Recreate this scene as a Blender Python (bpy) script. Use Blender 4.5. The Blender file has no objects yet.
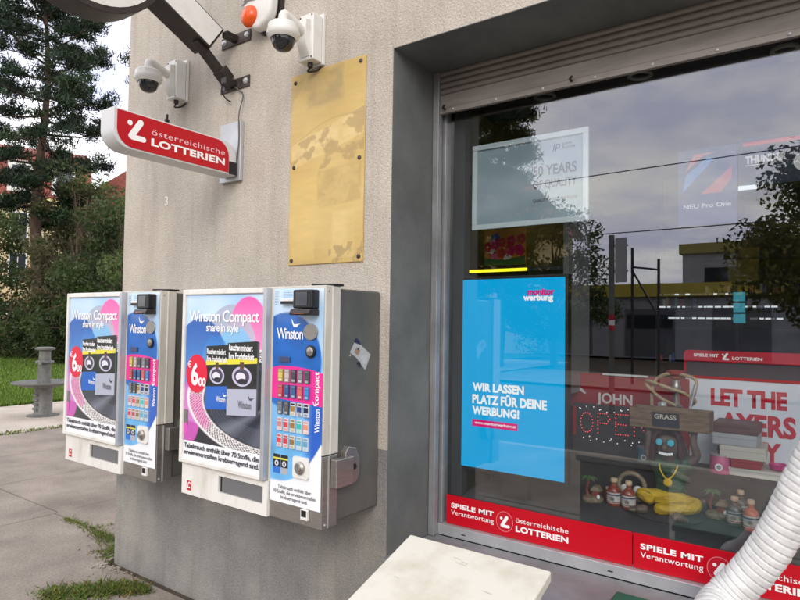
import bpy, math, random
import numpy as np
from mathutils import Vector, Matrix
R = math.radians
random.seed(7); rng = np.random.default_rng(7)
scene = bpy.context.scene
col = scene.collection

# ------------------------------------------------------------------ camera
cam = bpy.data.cameras.new('camera'); cam.sensor_width = 36.0; cam.lens = 606.87/800*36
cam.clip_start = 0.05; cam.clip_end = 2000
camo = bpy.data.objects.new('camera', cam); col.objects.link(camo)
yaw, pit, rol = R(35.596), R(2.075), R(0.8095)
fw = Vector((-math.sin(yaw)*math.cos(pit), math.cos(yaw)*math.cos(pit), math.sin(pit)))
r0 = Vector((math.cos(yaw), math.sin(yaw), 0)); u0 = r0.cross(fw)
rr = r0*math.cos(rol)+u0*math.sin(rol); uu = u0*math.cos(rol)-r0*math.sin(rol)
m = Matrix((rr, uu, -fw)).transposed().to_4x4(); m.translation = (0, 0, 1.6)
camo.matrix_world = m
scene.camera = camo

# ------------------------------------------------------------------ sky, sun, exposure
SUN = Vector((0.40, -0.80, 0.48)).normalized()
w = bpy.data.worlds.new('World'); scene.world = w; w.use_nodes = True
nt = w.node_tree; nt.nodes.clear()
def N(t, **k):
    n = nt.nodes.new(t)
    for a, b in k.items(): setattr(n, a, b)
    return n
LK = nt.links.new
out = N('ShaderNodeOutputWorld'); bg = N('ShaderNodeBackground'); bg.inputs[1].default_value = 0.1
sky = N('ShaderNodeTexSky', sky_type='NISHITA'); sky.sun_disc = False
sky.sun_elevation = math.asin(SUN.z); sky.sun_rotation = math.atan2(SUN.x, SUN.y)
sky.air_density = 1.0; sky.dust_density = 2.0
tc = N('ShaderNodeTexCoord'); sep = N('ShaderNodeSeparateXYZ'); LK(tc.outputs['Generated'], sep.inputs[0])
za = N('ShaderNodeMath', operation='MAXIMUM'); LK(sep.outputs[2], za.inputs[0]); za.inputs[1].default_value = 0.0
zb = N('ShaderNodeMath', operation='ADD'); LK(za.outputs[0], zb.inputs[0]); zb.inputs[1].default_value = 0.16
dx = N('ShaderNodeMath', operation='DIVIDE'); LK(sep.outputs[0], dx.inputs[0]); LK(zb.outputs[0], dx.inputs[1])
dy = N('ShaderNodeMath', operation='DIVIDE'); LK(sep.outputs[1], dy.inputs[0]); LK(zb.outputs[0], dy.inputs[1])
cv = N('ShaderNodeCombineXYZ'); LK(dx.outputs[0], cv.inputs[0]); LK(dy.outputs[0], cv.inputs[1])
def noise(scale, detail, rough, off):
    mp = N('ShaderNodeMapping'); mp.inputs['Location'].default_value = off; LK(cv.outputs[0], mp.inputs[0])
    n = N('ShaderNodeTexNoise'); n.inputs['Scale'].default_value = scale; n.inputs['Detail'].default_value = detail
    n.inputs['Roughness'].default_value = rough; LK(mp.outputs[0], n.inputs['Vector']); return n
n1 = noise(0.55, 7, 0.55, (3.1, 1.7, 0)); n2 = noise(1.5, 8, 0.62, (7.4, 2.2, 4))
cr = N('ShaderNodeValToRGB'); cr.color_ramp.elements[0].position = 0.30; cr.color_ramp.elements[1].position = 0.52
LK(n1.outputs['Fac'], cr.inputs[0])
cc = N('ShaderNodeValToRGB')
cc.color_ramp.elements[0].position = 0.38; cc.color_ramp.elements[0].color = (0.60, 0.61, 0.78, 1)
cc.color_ramp.elements[1].position = 0.64; cc.color_ramp.elements[1].color = (1.0, 0.97, 0.94, 1)
LK(n2.outputs['Fac'], cc.inputs[0])
cs = N('ShaderNodeVectorMath', operation='SCALE'); LK(cc.outputs[0], cs.inputs[0]); cs.inputs['Scale'].default_value = 26.0
mx = N('ShaderNodeMixRGB'); LK(cr.outputs[0], mx.inputs[0]); LK(sky.outputs[0], mx.inputs[1]); LK(cs.outputs[0], mx.inputs[2])
LK(mx.outputs[0], bg.inputs[0]); LK(bg.outputs[0], out.inputs[0])
sl = bpy.data.lights.new('sun', 'SUN'); sl.energy = 1.4; sl.angle = R(28); sl.color = (1, 0.95, 0.88)
so = bpy.data.objects.new('sun', sl); col.objects.link(so); so.location = SUN*30
so.rotation_euler = SUN.to_track_quat('Z', 'Y').to_euler()
scene.view_settings.view_transform = 'Standard'; scene.view_settings.look = 'None'
scene.view_settings.exposure = 0.0; scene.view_settings.gamma = 1.0
try: scene.view_settings.use_curve_mapping = False
except Exception: pass

# ------------------------------------------------------------------ materials
def s2l(c):
    c = c/255.0
    return c/12.92 if c <= 0.04045 else ((c+0.055)/1.055)**2.4
def rgb(*c): return (s2l(c[0]), s2l(c[1]), s2l(c[2]), 1.0)
MATS = {}
def mat(name, c, rough=0.6, metal=0.0, c2=None, scale=8, bump=0.0, bscale=None, spec=0.5, emit=None, estr=0, detail=6,
        lo=0.35, hi=0.68, coat=0.0, stretch=None, bdist=0.01):
    mt = bpy.data.materials.new(name); mt.use_nodes = True; t = mt.node_tree; p = t.nodes['Principled BSDF']
    p.inputs['Base Color'].default_value = c; p.inputs['Roughness'].default_value = rough; p.inputs['Metallic'].default_value = metal
    p.inputs['Specular IOR Level'].default_value = spec
    if coat: p.inputs['Coat Weight'].default_value = coat; p.inputs['Coat Roughness'].default_value = 0.08
    tcn = t.nodes.new('ShaderNodeTexCoord'); mp = t.nodes.new('ShaderNodeMapping'); t.links.new(tcn.outputs['Object'], mp.inputs[0])
    if stretch: mp.inputs['Scale'].default_value = stretch
    if c2 is not None:
        n = t.nodes.new('ShaderNodeTexNoise'); n.inputs['Scale'].default_value = scale; n.inputs['Detail'].default_value = detail
        n.inputs['Roughness'].default_value = 0.62
        r = t.nodes.new('ShaderNodeValToRGB'); r.color_ramp.elements[0].position = lo; r.color_ramp.elements[1].position = hi
        r.color_ramp.elements[0].color = c; r.color_ramp.elements[1].color = c2
        t.links.new(mp.outputs[0], n.inputs['Vector']); t.links.new(n.outputs['Fac'], r.inputs[0]); t.links.new(r.outputs[0], p.inputs['Base Color'])
    if bump:
        n = t.nodes.new('ShaderNodeTexNoise'); n.inputs['Scale'].default_value = bscale or scale; n.inputs['Detail'].default_value = 5
        b = t.nodes.new('ShaderNodeBump'); b.inputs['Strength'].default_value = bump; b.inputs['Distance'].default_value = bdist
        t.links.new(mp.outputs[0], n.inputs['Vector']); t.links.new(n.outputs['Fac'], b.inputs['Height']); t.links.new(b.outputs[0], p.inputs['Normal'])
    if emit is not None:
        p.inputs['Emission Color'].default_value = emit; p.inputs['Emission Strength'].default_value = estr
    MATS[name] = mt; return mt
def attr_mat(name, rough=0.5, spec=0.5, coat=0.0, emit=0.0, trans=0.0):
    mt = bpy.data.materials.new(name); mt.use_nodes = True; t = mt.node_tree; p = t.nodes['Principled BSDF']
    a = t.nodes.new('ShaderNodeAttribute'); a.attribute_name = 'Col'; t.links.new(a.outputs['Color'], p.inputs['Base Color'])
    p.inputs['Roughness'].default_value = rough; p.inputs['Specular IOR Level'].default_value = spec
    if coat: p.inputs['Coat Weight'].default_value = coat; p.inputs['Coat Roughness'].default_value = 0.06
    if emit: t.links.new(a.outputs['Color'], p.inputs['Emission Color']); p.inputs['Emission Strength'].default_value = emit
    if trans:
        tr = t.nodes.new('ShaderNodeBsdfTranslucent'); t.links.new(a.outputs['Color'], tr.inputs[0])
        ms = t.nodes.new('ShaderNodeMixShader'); ms.inputs[0].default_value = trans
        t.links.new(p.outputs[0], ms.inputs[1]); t.links.new(tr.outputs[0], ms.inputs[2])
        t.links.new(ms.outputs[0], t.nodes['Material Output'].inputs[0])
    MATS[name] = mt; return mt

def plaster_material(name, base, base2, pl, pl2, zsplit):
    """roughcast plaster; below zsplit the paint is grey. relief from two noises, rain streaks from stretched noise"""
    mt = bpy.data.materials.new(name); mt.use_nodes = True; t = mt.node_tree; p = t.nodes['Principled BSDF']; L = t.links.new
    def n_(scale, detail, vec, rough=0.6):
        n = t.nodes.new('ShaderNodeTexNoise'); n.inputs['Scale'].default_value = scale; n.inputs['Detail'].default_value = detail
        n.inputs['Roughness'].default_value = rough; L(vec, n.inputs['Vector']); return n.outputs['Fac']
    def ramp(f, a, b, c1, c2):
        r = t.nodes.new('ShaderNodeValToRGB'); r.color_ramp.elements[0].position = a; r.color_ramp.elements[1].position = b
        r.color_ramp.elements[0].color = c1; r.color_ramp.elements[1].color = c2; L(f, r.inputs[0]); return r.outputs[0]
    def mixc(f, a, b, mode='MIX'):
        x = t.nodes.new('ShaderNodeMixRGB'); x.blend_type = mode
        if isinstance(f, float): x.inputs[0].default_value = f
        else: L(f, x.inputs[0])
        L(a, x.inputs[1]); L(b, x.inputs[2]); return x.outputs[0]
    tcn = t.nodes.new('ShaderNodeTexCoord'); O = tcn.outputs['Object']
    mp = t.nodes.new('ShaderNodeMapping'); mp.inputs['Scale'].default_value = (1, 1, 0.12); L(O, mp.inputs[0])
    big = n_(1.6, 6, O); fine = n_(115, 4, O, 0.7); streak = n_(7, 5, mp.outputs[0])
    up = ramp(big, 0.3, 0.7, base, base2); lo = ramp(big, 0.3, 0.7, pl, pl2)
    sp = t.nodes.new('ShaderNodeSeparateXYZ'); L(O, sp.inputs[0])
    wob = t.nodes.new('ShaderNodeMath'); wob.operation = 'MULTIPLY_ADD'; L(n_(4, 4, O), wob.inputs[0]); wob.inputs[1].default_value = 0.05; L(sp.outputs[2], wob.inputs[2])
    gt = t.nodes.new('ShaderNodeMath'); gt.operation = 'GREATER_THAN'; L(wob.outputs[0], gt.inputs[0]); gt.inputs[1].default_value = zsplit+0.025
    mid = n_(0.7, 8, O, 0.7)
    lo = mixc(1.0, lo, ramp(n_(2.3, 8, O, 0.7), 0.35, 0.66, (0.80, 0.81, 0.83, 1), (1.16, 1.13, 1.06, 1)), 'MULTIPLY')
    c = mixc(gt.outputs[0], lo, up)
    c = mixc(1.0, c, ramp(mid, 0.36, 0.60, (0.86, 0.85, 0.84, 1), (1.03, 1.03, 1.03, 1)), 'MULTIPLY')
    mp2 = t.nodes.new('ShaderNodeMapping'); mp2.inputs['Scale'].default_value = (1, 1, 0.05); mp2.inputs['Location'].default_value = (3, 1, 0); L(O, mp2.inputs[0])
    c = mixc(1.0, c, ramp(n_(16, 6, mp2.outputs[0], 0.7), 0.30, 0.46, (0.88, 0.87, 0.85, 1), (1, 1, 1, 1)), 'MULTIPLY')
    c = mixc(1.0, c, ramp(fine, 0.34, 0.62, (0.76, 0.745, 0.73, 1), (1.08, 1.08, 1.08, 1)), 'MULTIPLY')
    c = mixc(1.0, c, ramp(streak, 0.28, 0.52, (0.86, 0.85, 0.84, 1), (1, 1, 1, 1)), 'MULTIPLY')
    L(c, p.inputs['Base Color']); p.inputs['Roughness'].default_value = 0.92; p.inputs['Specular IOR Level'].default_value = 0.2
    vo = t.nodes.new('ShaderNodeTexVoronoi'); vo.inputs['Scale'].default_value = 120; L(O, vo.inputs['Vector'])
    ad = t.nodes.new('ShaderNodeMath'); ad.operation = 'MULTIPLY_ADD'; L(vo.outputs['Distance'], ad.inputs[0]); ad.inputs[1].default_value = -0.5; L(fine, ad.inputs[2])
    b = t.nodes.new('ShaderNodeBump'); b.inputs['Strength'].default_value = 0.75; b.inputs['Distance'].default_value = 0.006
    L(ad.outputs[0], b.inputs['Height']); L(b.outputs[0], p.inputs['Normal'])
    return mt

M_wall = plaster_material('roughcast_plaster', rgb(208, 200, 187), rgb(190, 182, 169), rgb(160, 158, 153), rgb(138, 138, 137), 1.02)
M_grey = mat('grey_reveal_paint', rgb(108, 110, 106), 0.85, c2=rgb(88, 90, 87), scale=3, bump=0.35, bscale=160, bdist=0.003)
M_white = mat('white_enamel', rgb(226, 224, 216), 0.34, c2=rgb(196, 190, 174), scale=9, lo=0.48, hi=0.80, detail=10, stretch=(1, 1, 0.35))
M_cream = mat('cream_enamel', rgb(204, 200, 188), 0.38, c2=rgb(172, 165, 148), scale=9, lo=0.46, hi=0.82, detail=10, stretch=(1, 1, 0.3))
M_dark = mat('dark_grey_sheet', rgb(94, 93, 87), 0.5, c2=rgb(78, 77, 72), scale=5, lo=0.4, hi=0.7, detail=9, bump=0.05, bscale=40)
M_steel = mat('brushed_steel', rgb(170, 166, 160), 0.36, 0.8, c2=rgb(156, 151, 144), scale=14, stretch=(1, 1, 10))
M_alu = mat('aluminium', rgb(196, 197, 198), 0.4, 0.45, c2=rgb(176, 177, 178), scale=6)
M_alud = mat('dull_aluminium', rgb(150, 151, 152), 0.5, 0.35, c2=rgb(126, 126, 126), scale=5)
M_black = mat('black_plastic', rgb(22, 22, 23), 0.38)
M_bmetal = mat('black_metal', rgb(40, 35, 34), 0.45, 0.2, c2=rgb(58, 50, 46), scale=20)
M_rust = mat('weathered_bracket', rgb(92, 82, 78), 0.6, 0.4, c2=rgb(60, 52, 48), scale=25)
M_plastic = mat('white_plastic', rgb(222, 221, 214), 0.35, c2=rgb(206, 203, 192), scale=12, lo=0.5, hi=0.8)
M_dome = mat('smoked_dome', rgb(34, 35, 37), 0.08, spec=0.7)
M_orange = mat('orange_lens', rgb(236, 92, 22), 0.25, c2=rgb(215, 74, 14), scale=60)
M_brass = mat('brass', rgb(206, 172, 92), 0.42, 0.3, c2=rgb(190, 156, 80), scale=4, spec=0.6)
M_print = attr_mat('print_ink', 0.42, 0.45)
M_poster = attr_mat('poster_behind_acrylic', 0.35, 0.5, coat=0.5)
M_screen = mat('lit_screen', rgb(0, 0, 0), 0.25, emit=rgb(0, 166, 226), estr=1.08, spec=0.3)
M_scrw = mat('lit_screen_white', rgb(0, 0, 0), 0.3, emit=(1, 1, 1, 1), estr=1.0, spec=0.2)
M_scrp = mat('lit_screen_pink', rgb(0, 0, 0), 0.3, emit=rgb(226, 0, 122), estr=0.95, spec=0.2)
M_ledr = mat('red_led', rgb(60, 0, 0), 0.4, emit=(1, 0.06, 0.07, 1), estr=1.5)
M_ledw = mat('white_led', rgb(60, 60, 60), 0.4, emit=(1, 0.95, 0.9, 1), estr=1.6)
M_ledy = mat('yellow_led_strip', rgb(90, 90, 0), 0.4, emit=(0.95, 0.85, 0.02, 1), estr=1.6)
M_ledl = mat('white_strip_and_card_glow', rgb(80, 80, 80), 0.4, emit=(0.9, 0.96, 1, 1), estr=0.8)
M_inwhite = mat('white_ink', rgb(244, 243, 240), 0.45)
M_inblack = mat('dark_ink', rgb(40, 44, 56), 0.5)
M_ingrey = mat('grey_ink', rgb(96, 98, 104), 0.5)
M_inpink = mat('pink_ink', rgb(228, 40, 140), 0.45)
M_inred = mat('red_ink', rgb(190, 22, 48), 0.5)
M_red = mat('red_film', rgb(192, 4, 28), 0.3, spec=0.4, bump=0.5, bscale=9, bdist=0.004)
M_signred = mat('red_acrylic_face', rgb(184, 6, 30), 0.28, spec=0.5)
M_hose = mat('white_hose_plastic', rgb(220, 220, 216), 0.5, c2=rgb(186, 184, 178), scale=14, lo=0.45, hi=0.8, detail=9, bump=0.5, bscale=55, bdist=0.004)
M_box = mat('off_white_lid', rgb(212, 208, 194), 0.5, c2=rgb(176, 166, 142), scale=6, lo=0.45, hi=0.85, detail=10, bump=0.06, bscale=30)
M_greenc = mat('green_plastic', rgb(20, 84, 58), 0.45, c2=rgb(16, 70, 48), scale=9)
M_cloth = mat('charcoal_cloth', rgb(52, 53, 56), 0.95, c2=rgb(66, 67, 70), scale=7, bump=0.25, bscale=300, bdist=0.002)
M_indark = mat('interior_dark', rgb(46, 46, 49), 0.8, c2=rgb(58, 57, 60), scale=2)
M_inwall = mat('interior_wall', rgb(116, 112, 110), 0.85, c2=rgb(100, 97, 96), scale=2)
M_infloor = mat('interior_floor', rgb(78, 74, 70), 0.5, c2=rgb(66, 62, 60), scale=4)
M_olive = mat('olive_yellow_panel', rgb(150, 130, 30), 0.6, c2=rgb(128, 108, 24), scale=3)
M_wood = mat('carved_wood', rgb(128, 106, 84), 0.7, c2=rgb(92, 72, 56), scale=14, stretch=(1, 6, 6), bump=0.3, bscale=30)
M_concrete = mat('pavement_concrete', rgb(156, 146, 134), 0.95, c2=rgb(124, 115, 105), scale=1.6, detail=9, bump=0.4, bscale=110, spec=0.2, bdist=0.006)
def speckled(mt, sc, lo_, hi_):
    t = mt.node_tree; p = t.nodes['Principled BSDF']; src = p.inputs['Base Color'].links[0].from_socket
    tcn = t.nodes.new('ShaderNodeTexCoord'); n = t.nodes.new('ShaderNodeTexNoise'); n.inputs['Scale'].default_value = sc; n.inputs['Detail'].default_value = 4; n.inputs['Roughness'].default_value = 0.75
    t.links.new(tcn.outputs['Object'], n.inputs['Vector']); r = t.nodes.new('ShaderNodeValToRGB'); r.color_ramp.elements[0].position = 0.36; r.color_ramp.elements[1].position = 0.64
    r.color_ramp.elements[0].color = (lo_, lo_, lo_, 1); r.color_ramp.elements[1].color = (hi_, hi_, hi_, 1); t.links.new(n.outputs['Fac'], r.inputs[0])
    x = t.nodes.new('ShaderNodeMixRGB'); x.blend_type = 'MULTIPLY'; x.inputs[0].default_value = 1; t.links.new(src, x.inputs[1]); t.links.new(r.outputs[0], x.inputs[2]); t.links.new(x.outputs[0], p.inputs['Base Color'])
M_path = mat('light_path', rgb(190, 180, 166), 0.95, c2=rgb(170, 160, 146), scale=2, bump=0.3, bscale=70, spec=0.2)
speckled(M_concrete, 60, 0.78, 1.14); speckled(M_path, 40, 0.85, 1.08)
M_soil = mat('soil', rgb(88, 76, 62), 1.0, c2=rgb(66, 58, 46), scale=9, bump=0.5, bscale=60)
M_asph = mat('asphalt', rgb(96, 95, 95), 0.9, c2=rgb(82, 81, 82), scale=3, bump=0.3, bscale=150)
M_lawn = mat('lawn_ground', rgb(84, 106, 40), 1.0, c2=rgb(64, 84, 30), scale=4, bump=0.6, bscale=40)
M_leaf = attr_mat('leaves', 0.55, 0.3, trans=0.4)
M_needle = attr_mat('needles', 0.6, 0.25, trans=0.1)
M_bark = mat('bark', rgb(92, 72, 60), 0.95, c2=rgb(60, 46, 38), scale=9, stretch=(1, 1, 0.3), bump=0.6, bscale=12, bdist=0.03)
M_roof = mat('red_roof_tiles', rgb(142, 78, 64), 0.85, c2=rgb(112, 60, 52), scale=5, bump=0.4, bscale=30)
M_yellow = mat('yellow_render', rgb(206, 186, 144), 0.9, c2=rgb(190, 170, 130), scale=1.5)
M_tan = mat('tan_render', rgb(186, 160, 124), 0.9, c2=rgb(172, 148, 112), scale=1.5)
M_glassd = mat('dark_window_glass', rgb(40, 46, 52), 0.08, spec=0.8)
M_galv = mat('cast_grey_iron', rgb(122, 122, 118), 0.6, 0.3, c2=rgb(98, 98, 94), scale=14, bump=0.15, bscale=60)
M_car = mat('silver_car_paint', rgb(206, 210, 214), 0.25, 0.2, coat=0.8)
M_tyre = mat('tyre', rgb(24, 24, 24), 0.8)

def glass_material():
    mt = bpy.data.materials.new('window_glass'); mt.use_nodes = True; t = mt.node_tree; t.nodes.remove(t.nodes['Principled BSDF'])
    lw = t.nodes.new('ShaderNodeLayerWeight'); lw.inputs['Blend'].default_value = 0.5
    pw = t.nodes.new('ShaderNodeMath'); pw.operation = 'POWER'; pw.inputs[1].default_value = 5.0; t.links.new(lw.outputs['Facing'], pw.inputs[0])
    f = t.nodes.new('ShaderNodeMath'); f.operation = 'MULTIPLY_ADD'; f.inputs[1].default_value = 0.92; f.inputs[2].default_value = 0.095; t.links.new(pw.outputs[0], f.inputs[0])
    tr = t.nodes.new('ShaderNodeBsdfTransparent'); tr.inputs[0].default_value = (0.95, 0.97, 0.97, 1)
    gl = t.nodes.new('ShaderNodeBsdfGlossy'); gl.inputs['Roughness'].default_value = 0.0; gl.inputs['Color'].default_value = (1, 1, 1, 1)
    tcn = t.nodes.new('ShaderNodeTexCoord'); nz = t.nodes.new('ShaderNodeTexNoise'); nz.inputs['Scale'].default_value = 1.6; nz.inputs['Detail'].default_value = 0
    bm_ = t.nodes.new('ShaderNodeBump'); bm_.inputs['Strength'].default_value = 0.04; bm_.inputs['Distance'].default_value = 0.01
    t.links.new(tcn.outputs['Object'], nz.inputs['Vector']); t.links.new(nz.outputs['Fac'], bm_.inputs['Height']); t.links.new(bm_.outputs[0], gl.inputs['Normal'])
    ms = t.nodes.new('ShaderNodeMixShader'); t.links.new(f.outputs[0], ms.inputs[0]); t.links.new(tr.outputs[0], ms.inputs[1]); t.links.new(gl.outputs[0], ms.inputs[2])
    t.links.new(ms.outputs[0], t.nodes['Material Output'].inputs[0]); return mt
M_glass = glass_material()

# ------------------------------------------------------------------ mesh helpers
class MB:
    def __init__(s): s.v = []; s.f = []; s.c = []; s.col = None
    def color(s, c): s.col = c; return s
    def add(s, vs, fs, cols=None):
        b = len(s.v); s.v += [tuple(p) for p in vs]
        for f in fs: s.f.append(tuple(i+b for i in f)); s.c.append(s.col)
        return s
    def box(s, x0, x1, y0, y1, z0, z1):
        return s.add([(x0,y0,z0),(x1,y0,z0),(x1,y1,z0),(x0,y1,z0),(x0,y0,z1),(x1,y0,z1),(x1,y1,z1),(x0,y1,z1)],
                     [(0,3,2,1),(4,5,6,7),(0,1,5,4),(1,2,6,5),(2,3,7,6),(3,0,4,7)])
    def obox(s, c, ax, ay, az):          # oriented box, half axes
        c, ax, ay, az = map(Vector, (c, ax, ay, az)); vs = []
        for k in (-1, 1):
            for i, j in ((-1,-1),(1,-1),(1,1),(-1,1)): vs.append(c+ax*i+ay*j+az*k)
        return s.add(vs, [(0,3,2,1),(4,5,6,7),(0,1,5,4),(1,2,6,5),(2,3,7,6),(3,0,4,7)])
    def prism(s, poly, o, u, v, d):      # polygon (ccw seen against d) in plane o+u*a+v*b, extruded by vector d (away from viewer side)
        o, u, v, d = map(Vector, (o, u, v, d)); n = len(poly)
        A = [o+u*a+v*b for a, b in poly]; B = [p+d for p in A]
        return s.add(A+B, [tuple(range(n)), tuple(range(2*n-1, n-1, -1))]+[(i, i+n, (i+1) % n+n, (i+1) % n) for i in range(n)])
    def tube(s, pts, rad, n=12, cap=True):
        pts = [Vector(p) for p in pts]; k = len(pts); rad = rad if hasattr(rad, '__len__') else [rad]*k; vs = []; fs = []
        t0 = (pts[1]-pts[0]).normalized(); up = Vector((0,0,1)) if abs(t0.z) < 0.9 else Vector((1,0,0))
        a = t0.cross(up).normalized()
        for i in range(k):
            t = (pts[min(i+1,k-1)]-pts[max(i-1,0)]).normalized(); a = (a-t*a.dot(t)).normalized(); b = t.cross(a)
            for j in range(n):
                an = 2*math.pi*j/n; vs.append(pts[i]+(a*math.cos(an)+b*math.sin(an))*rad[i])
        for i in range(k-1):
            for j in range(n): fs.append((i*n+j, i*n+(j+1) % n, (i+1)*n+(j+1) % n, (i+1)*n+j))
        if cap: fs += [tuple(range(n-1, -1, -1)), tuple(range((k-1)*n, k*n))]
        return s.add(vs, fs)
    def lathe(s, prof, c=(0,0,0), n=20, axis=(0,0,1), u=None):   # prof: (r,h)
        c = Vector(c); ax = Vector(axis).normalized()
        u = Vector(u) if u else (Vector((1,0,0)) if abs(ax.x) < 0.9 else Vector((0,1,0)))
        u = (u-ax*u.dot(ax)).normalized(); v = ax.cross(u); vs = []; fs = []; k = len(prof)
        for r, h in prof:
            for j in range(n):
                an = 2*math.pi*j/n; vs.append(c+ax*h+(u*math.cos(an)+v*math.sin(an))*r)
        for i in range(k-1):
            for j in range(n): fs.append((i*n+j, i*n+(j+1) % n, (i+1)*n+(j+1) % n, (i+1)*n+j))
        if prof[0][0] > 1e-6: fs.append(tuple(range(n-1, -1, -1)))
        if prof[-1][0] > 1e-6: fs.append(tuple(range((k-1)*n, k*n)))
        return s.add(vs, fs)
    def build(s, name, mt, parent=None, smooth=False, bevel=0.0, seg=2, angle=35):
        me = bpy.data.meshes.new(name); me.from_pydata(s.v, [], s.f); me.update()
        if any(c is not None for c in s.c):
            at = me.color_attributes.new('Col', 'FLOAT_COLOR', 'CORNER'); arr = np.ones((len(me.loops), 4), np.float32); i = 0
            for f, c in zip(s.f, s.c):
                arr[i:i+len(f), :3] = (c or (1,1,1,1))[:3]; i += len(f)
            at.data.foreach_set('color', arr.ravel())
        return link(name, me, mt, parent, smooth, bevel, seg, angle)
def link(name, me, mt, parent=None, smooth=False, bevel=0.0, seg=2, angle=35):
    o = bpy.data.objects.new(name, me); col.objects.link(o)
    if mt: me.materials.append(mt)
    if parent: o.parent = parent
    if smooth:
        me.polygons.foreach_set('use_smooth', [True]*len(me.polygons))
        try: me.set_sharp_from_angle(angle=R(angle))
        except Exception: pass
    if bevel:
        b = o.modifiers.new('bevel', 'BEVEL'); b.width = bevel; b.segments = seg; b.limit_method = 'ANGLE'; b.angle_limit = R(angle)
        if not smooth: me.polygons.foreach_set('use_smooth', [True]*len(me.polygons)); b.harden_normals = True
    return o
def tag(o, label, cat, group=None):
    o['label'] = label; o['category'] = cat
    if group: o['group'] = group
    return o
def thing(name, label, cat, loc=(0,0,0), rz=0, group=None):
    o = bpy.data.objects.new(name, None); col.objects.link(o); o.location = loc; o.rotation_euler = (0,0,rz); o.empty_display_size = 0.1
    return tag(o, label, cat, group)
def struct(o, kind='structure'): o['kind'] = kind; return o
def copy_tree(o, parent=None, skip=()):
    c = o.copy(); col.objects.link(c); c.parent = parent
    for ch in list(o.children):
        if ch.name.split('.')[0] in skip: continue
        copy_tree(ch, c)
    return c
def bez(p0, p1, p2, p3, n):
    p0, p1, p2, p3 = map(Vector, (p0, p1, p2, p3)); o = []
    for i in range(n+1):
        t = i/n; o.append(p0*(1-t)**3+p1*3*t*(1-t)**2+p2*3*t*t*(1-t)+p3*t**3)
    return o
def catmull(P, n):
    P = [Vector(p) for p in P]; P = [P[0]*2-P[1]]+P+[P[-1]*2-P[-2]]; o = []
    for i in range(1, len(P)-2):
        for k in range(n):
            t = k/n; a, b, c, d = P[i-1:i+3]
            o.append(0.5*((2*b)+(c-a)*t+(2*a-5*b+4*c-d)*t*t+(3*b-a-3*c+d)*t**3))
    return o+[P[-2]]
FRONT = ((1,0,0),(0,0,1)); SIDE = ((0,1,0),(0,0,1)); TOP = ((1,0,0),(0,1,0))
def text(s, box, o, uv, mt, parent=None, bold=0.0, lift=0.0006, thick=0.0, name='lettering', keep=None, shear=0.0, spacing=1.0, align='LEFT', rot90=False, line=1.0):
    """letters fitted into box (a0,a1,b0,b1) of plane o + u*a + v*b, as flat faces lifted off the plane"""
    cu = bpy.data.curves.new('t', 'FONT'); cu.body = s; cu.size = 1.0; cu.offset = bold; cu.shear = shear; cu.space_character = spacing
    cu.resolution_u = 3; cu.align_x = align; cu.space_line = line
    if thick: cu.extrude = 0.5
    t = bpy.data.objects.new('t', cu); col.objects.link(t)
    dg = bpy.context.evaluated_depsgraph_get(); me = bpy.data.meshes.new_from_object(t.evaluated_get(dg))
    bpy.data.objects.remove(t); bpy.data.curves.remove(cu)
    n = len(me.vertices); co = np.empty(n*3, np.float32); me.vertices.foreach_get('co', co); co = co.reshape(-1, 3)
    if rot90: co[:, :2] = np.stack([-co[:, 1], co[:, 0]], 1)
    mn = co.min(0); mxx = co.max(0); a0, a1, b0, b1 = box
    A = a0+(co[:, 0]-mn[0])/max(mxx[0]-mn[0], 1e-6)*(a1-a0)
    B = b0+(co[:, 1]-mn[1])/max(mxx[1]-mn[1], 1e-6)*(b1-b0)
    u, v = np.array(uv[0], float), np.array(uv[1], float); nn = np.cross(u, v)
    z = lift+((co[:, 2]+0.5)*thick if thick else 0)
    P = np.array(o, float)+A[:, None]*u+B[:, None]*v+np.outer(np.full(n, 1.0)*z, nn)
    me.vertices.foreach_set('co', P.astype(np.float32).ravel()); me.update(); me.name = name
    return link(name, me, mt, parent)
def clip(poly, r):
    x0, x1, y0, y1 = r
    for ax, val, sgn in ((0,x0,1),(0,x1,-1),(1,y0,1),(1,y1,-1)):
        o = []
        for i in range(len(poly)):
            p, q = poly[i-1], poly[i]; pi = (p[ax]-val)*sgn >= 0; qi = (q[ax]-val)*sgn >= 0
            if pi != qi:
                t = (val-p[ax])/(q[ax]-p[ax]); o.append((p[0]+t*(q[0]-p[0]), p[1]+t*(q[1]-p[1])))
            if qi: o.append(q)
        poly = o
        if not poly: return []
    return poly
def ell(cx, cy, rx, ry, n=28, a0=0, a1=2*math.pi):
    return [(cx+rx*math.cos(a0+(a1-a0)*i/n), cy+ry*math.sin(a0+(a1-a0)*i/n)) for i in range(n if abs(a1-a0-2*math.pi) < 1e-6 else n+1)]
def rrect(x0, x1, y0, y1, r, n=5, corners=(1,1,1,1)):   # bl, br, tr, tl
    o = []
    for (cx, cy, a), k in zip(((x0,y0,180),(x1,y0,270),(x1,y1,0),(x0,y1,90)), corners):
        q = r*k
        if q <= 0: o.append((cx, cy)); continue
        ccx = cx+q if cx == x0 else cx-q; ccy = cy+q if cy == y0 else cy-q
        for i in range(n+1):
            an = R(a+90*i/n); o.append((ccx+q*math.cos(an), ccy+q*math.sin(an)))
    return o
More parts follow.
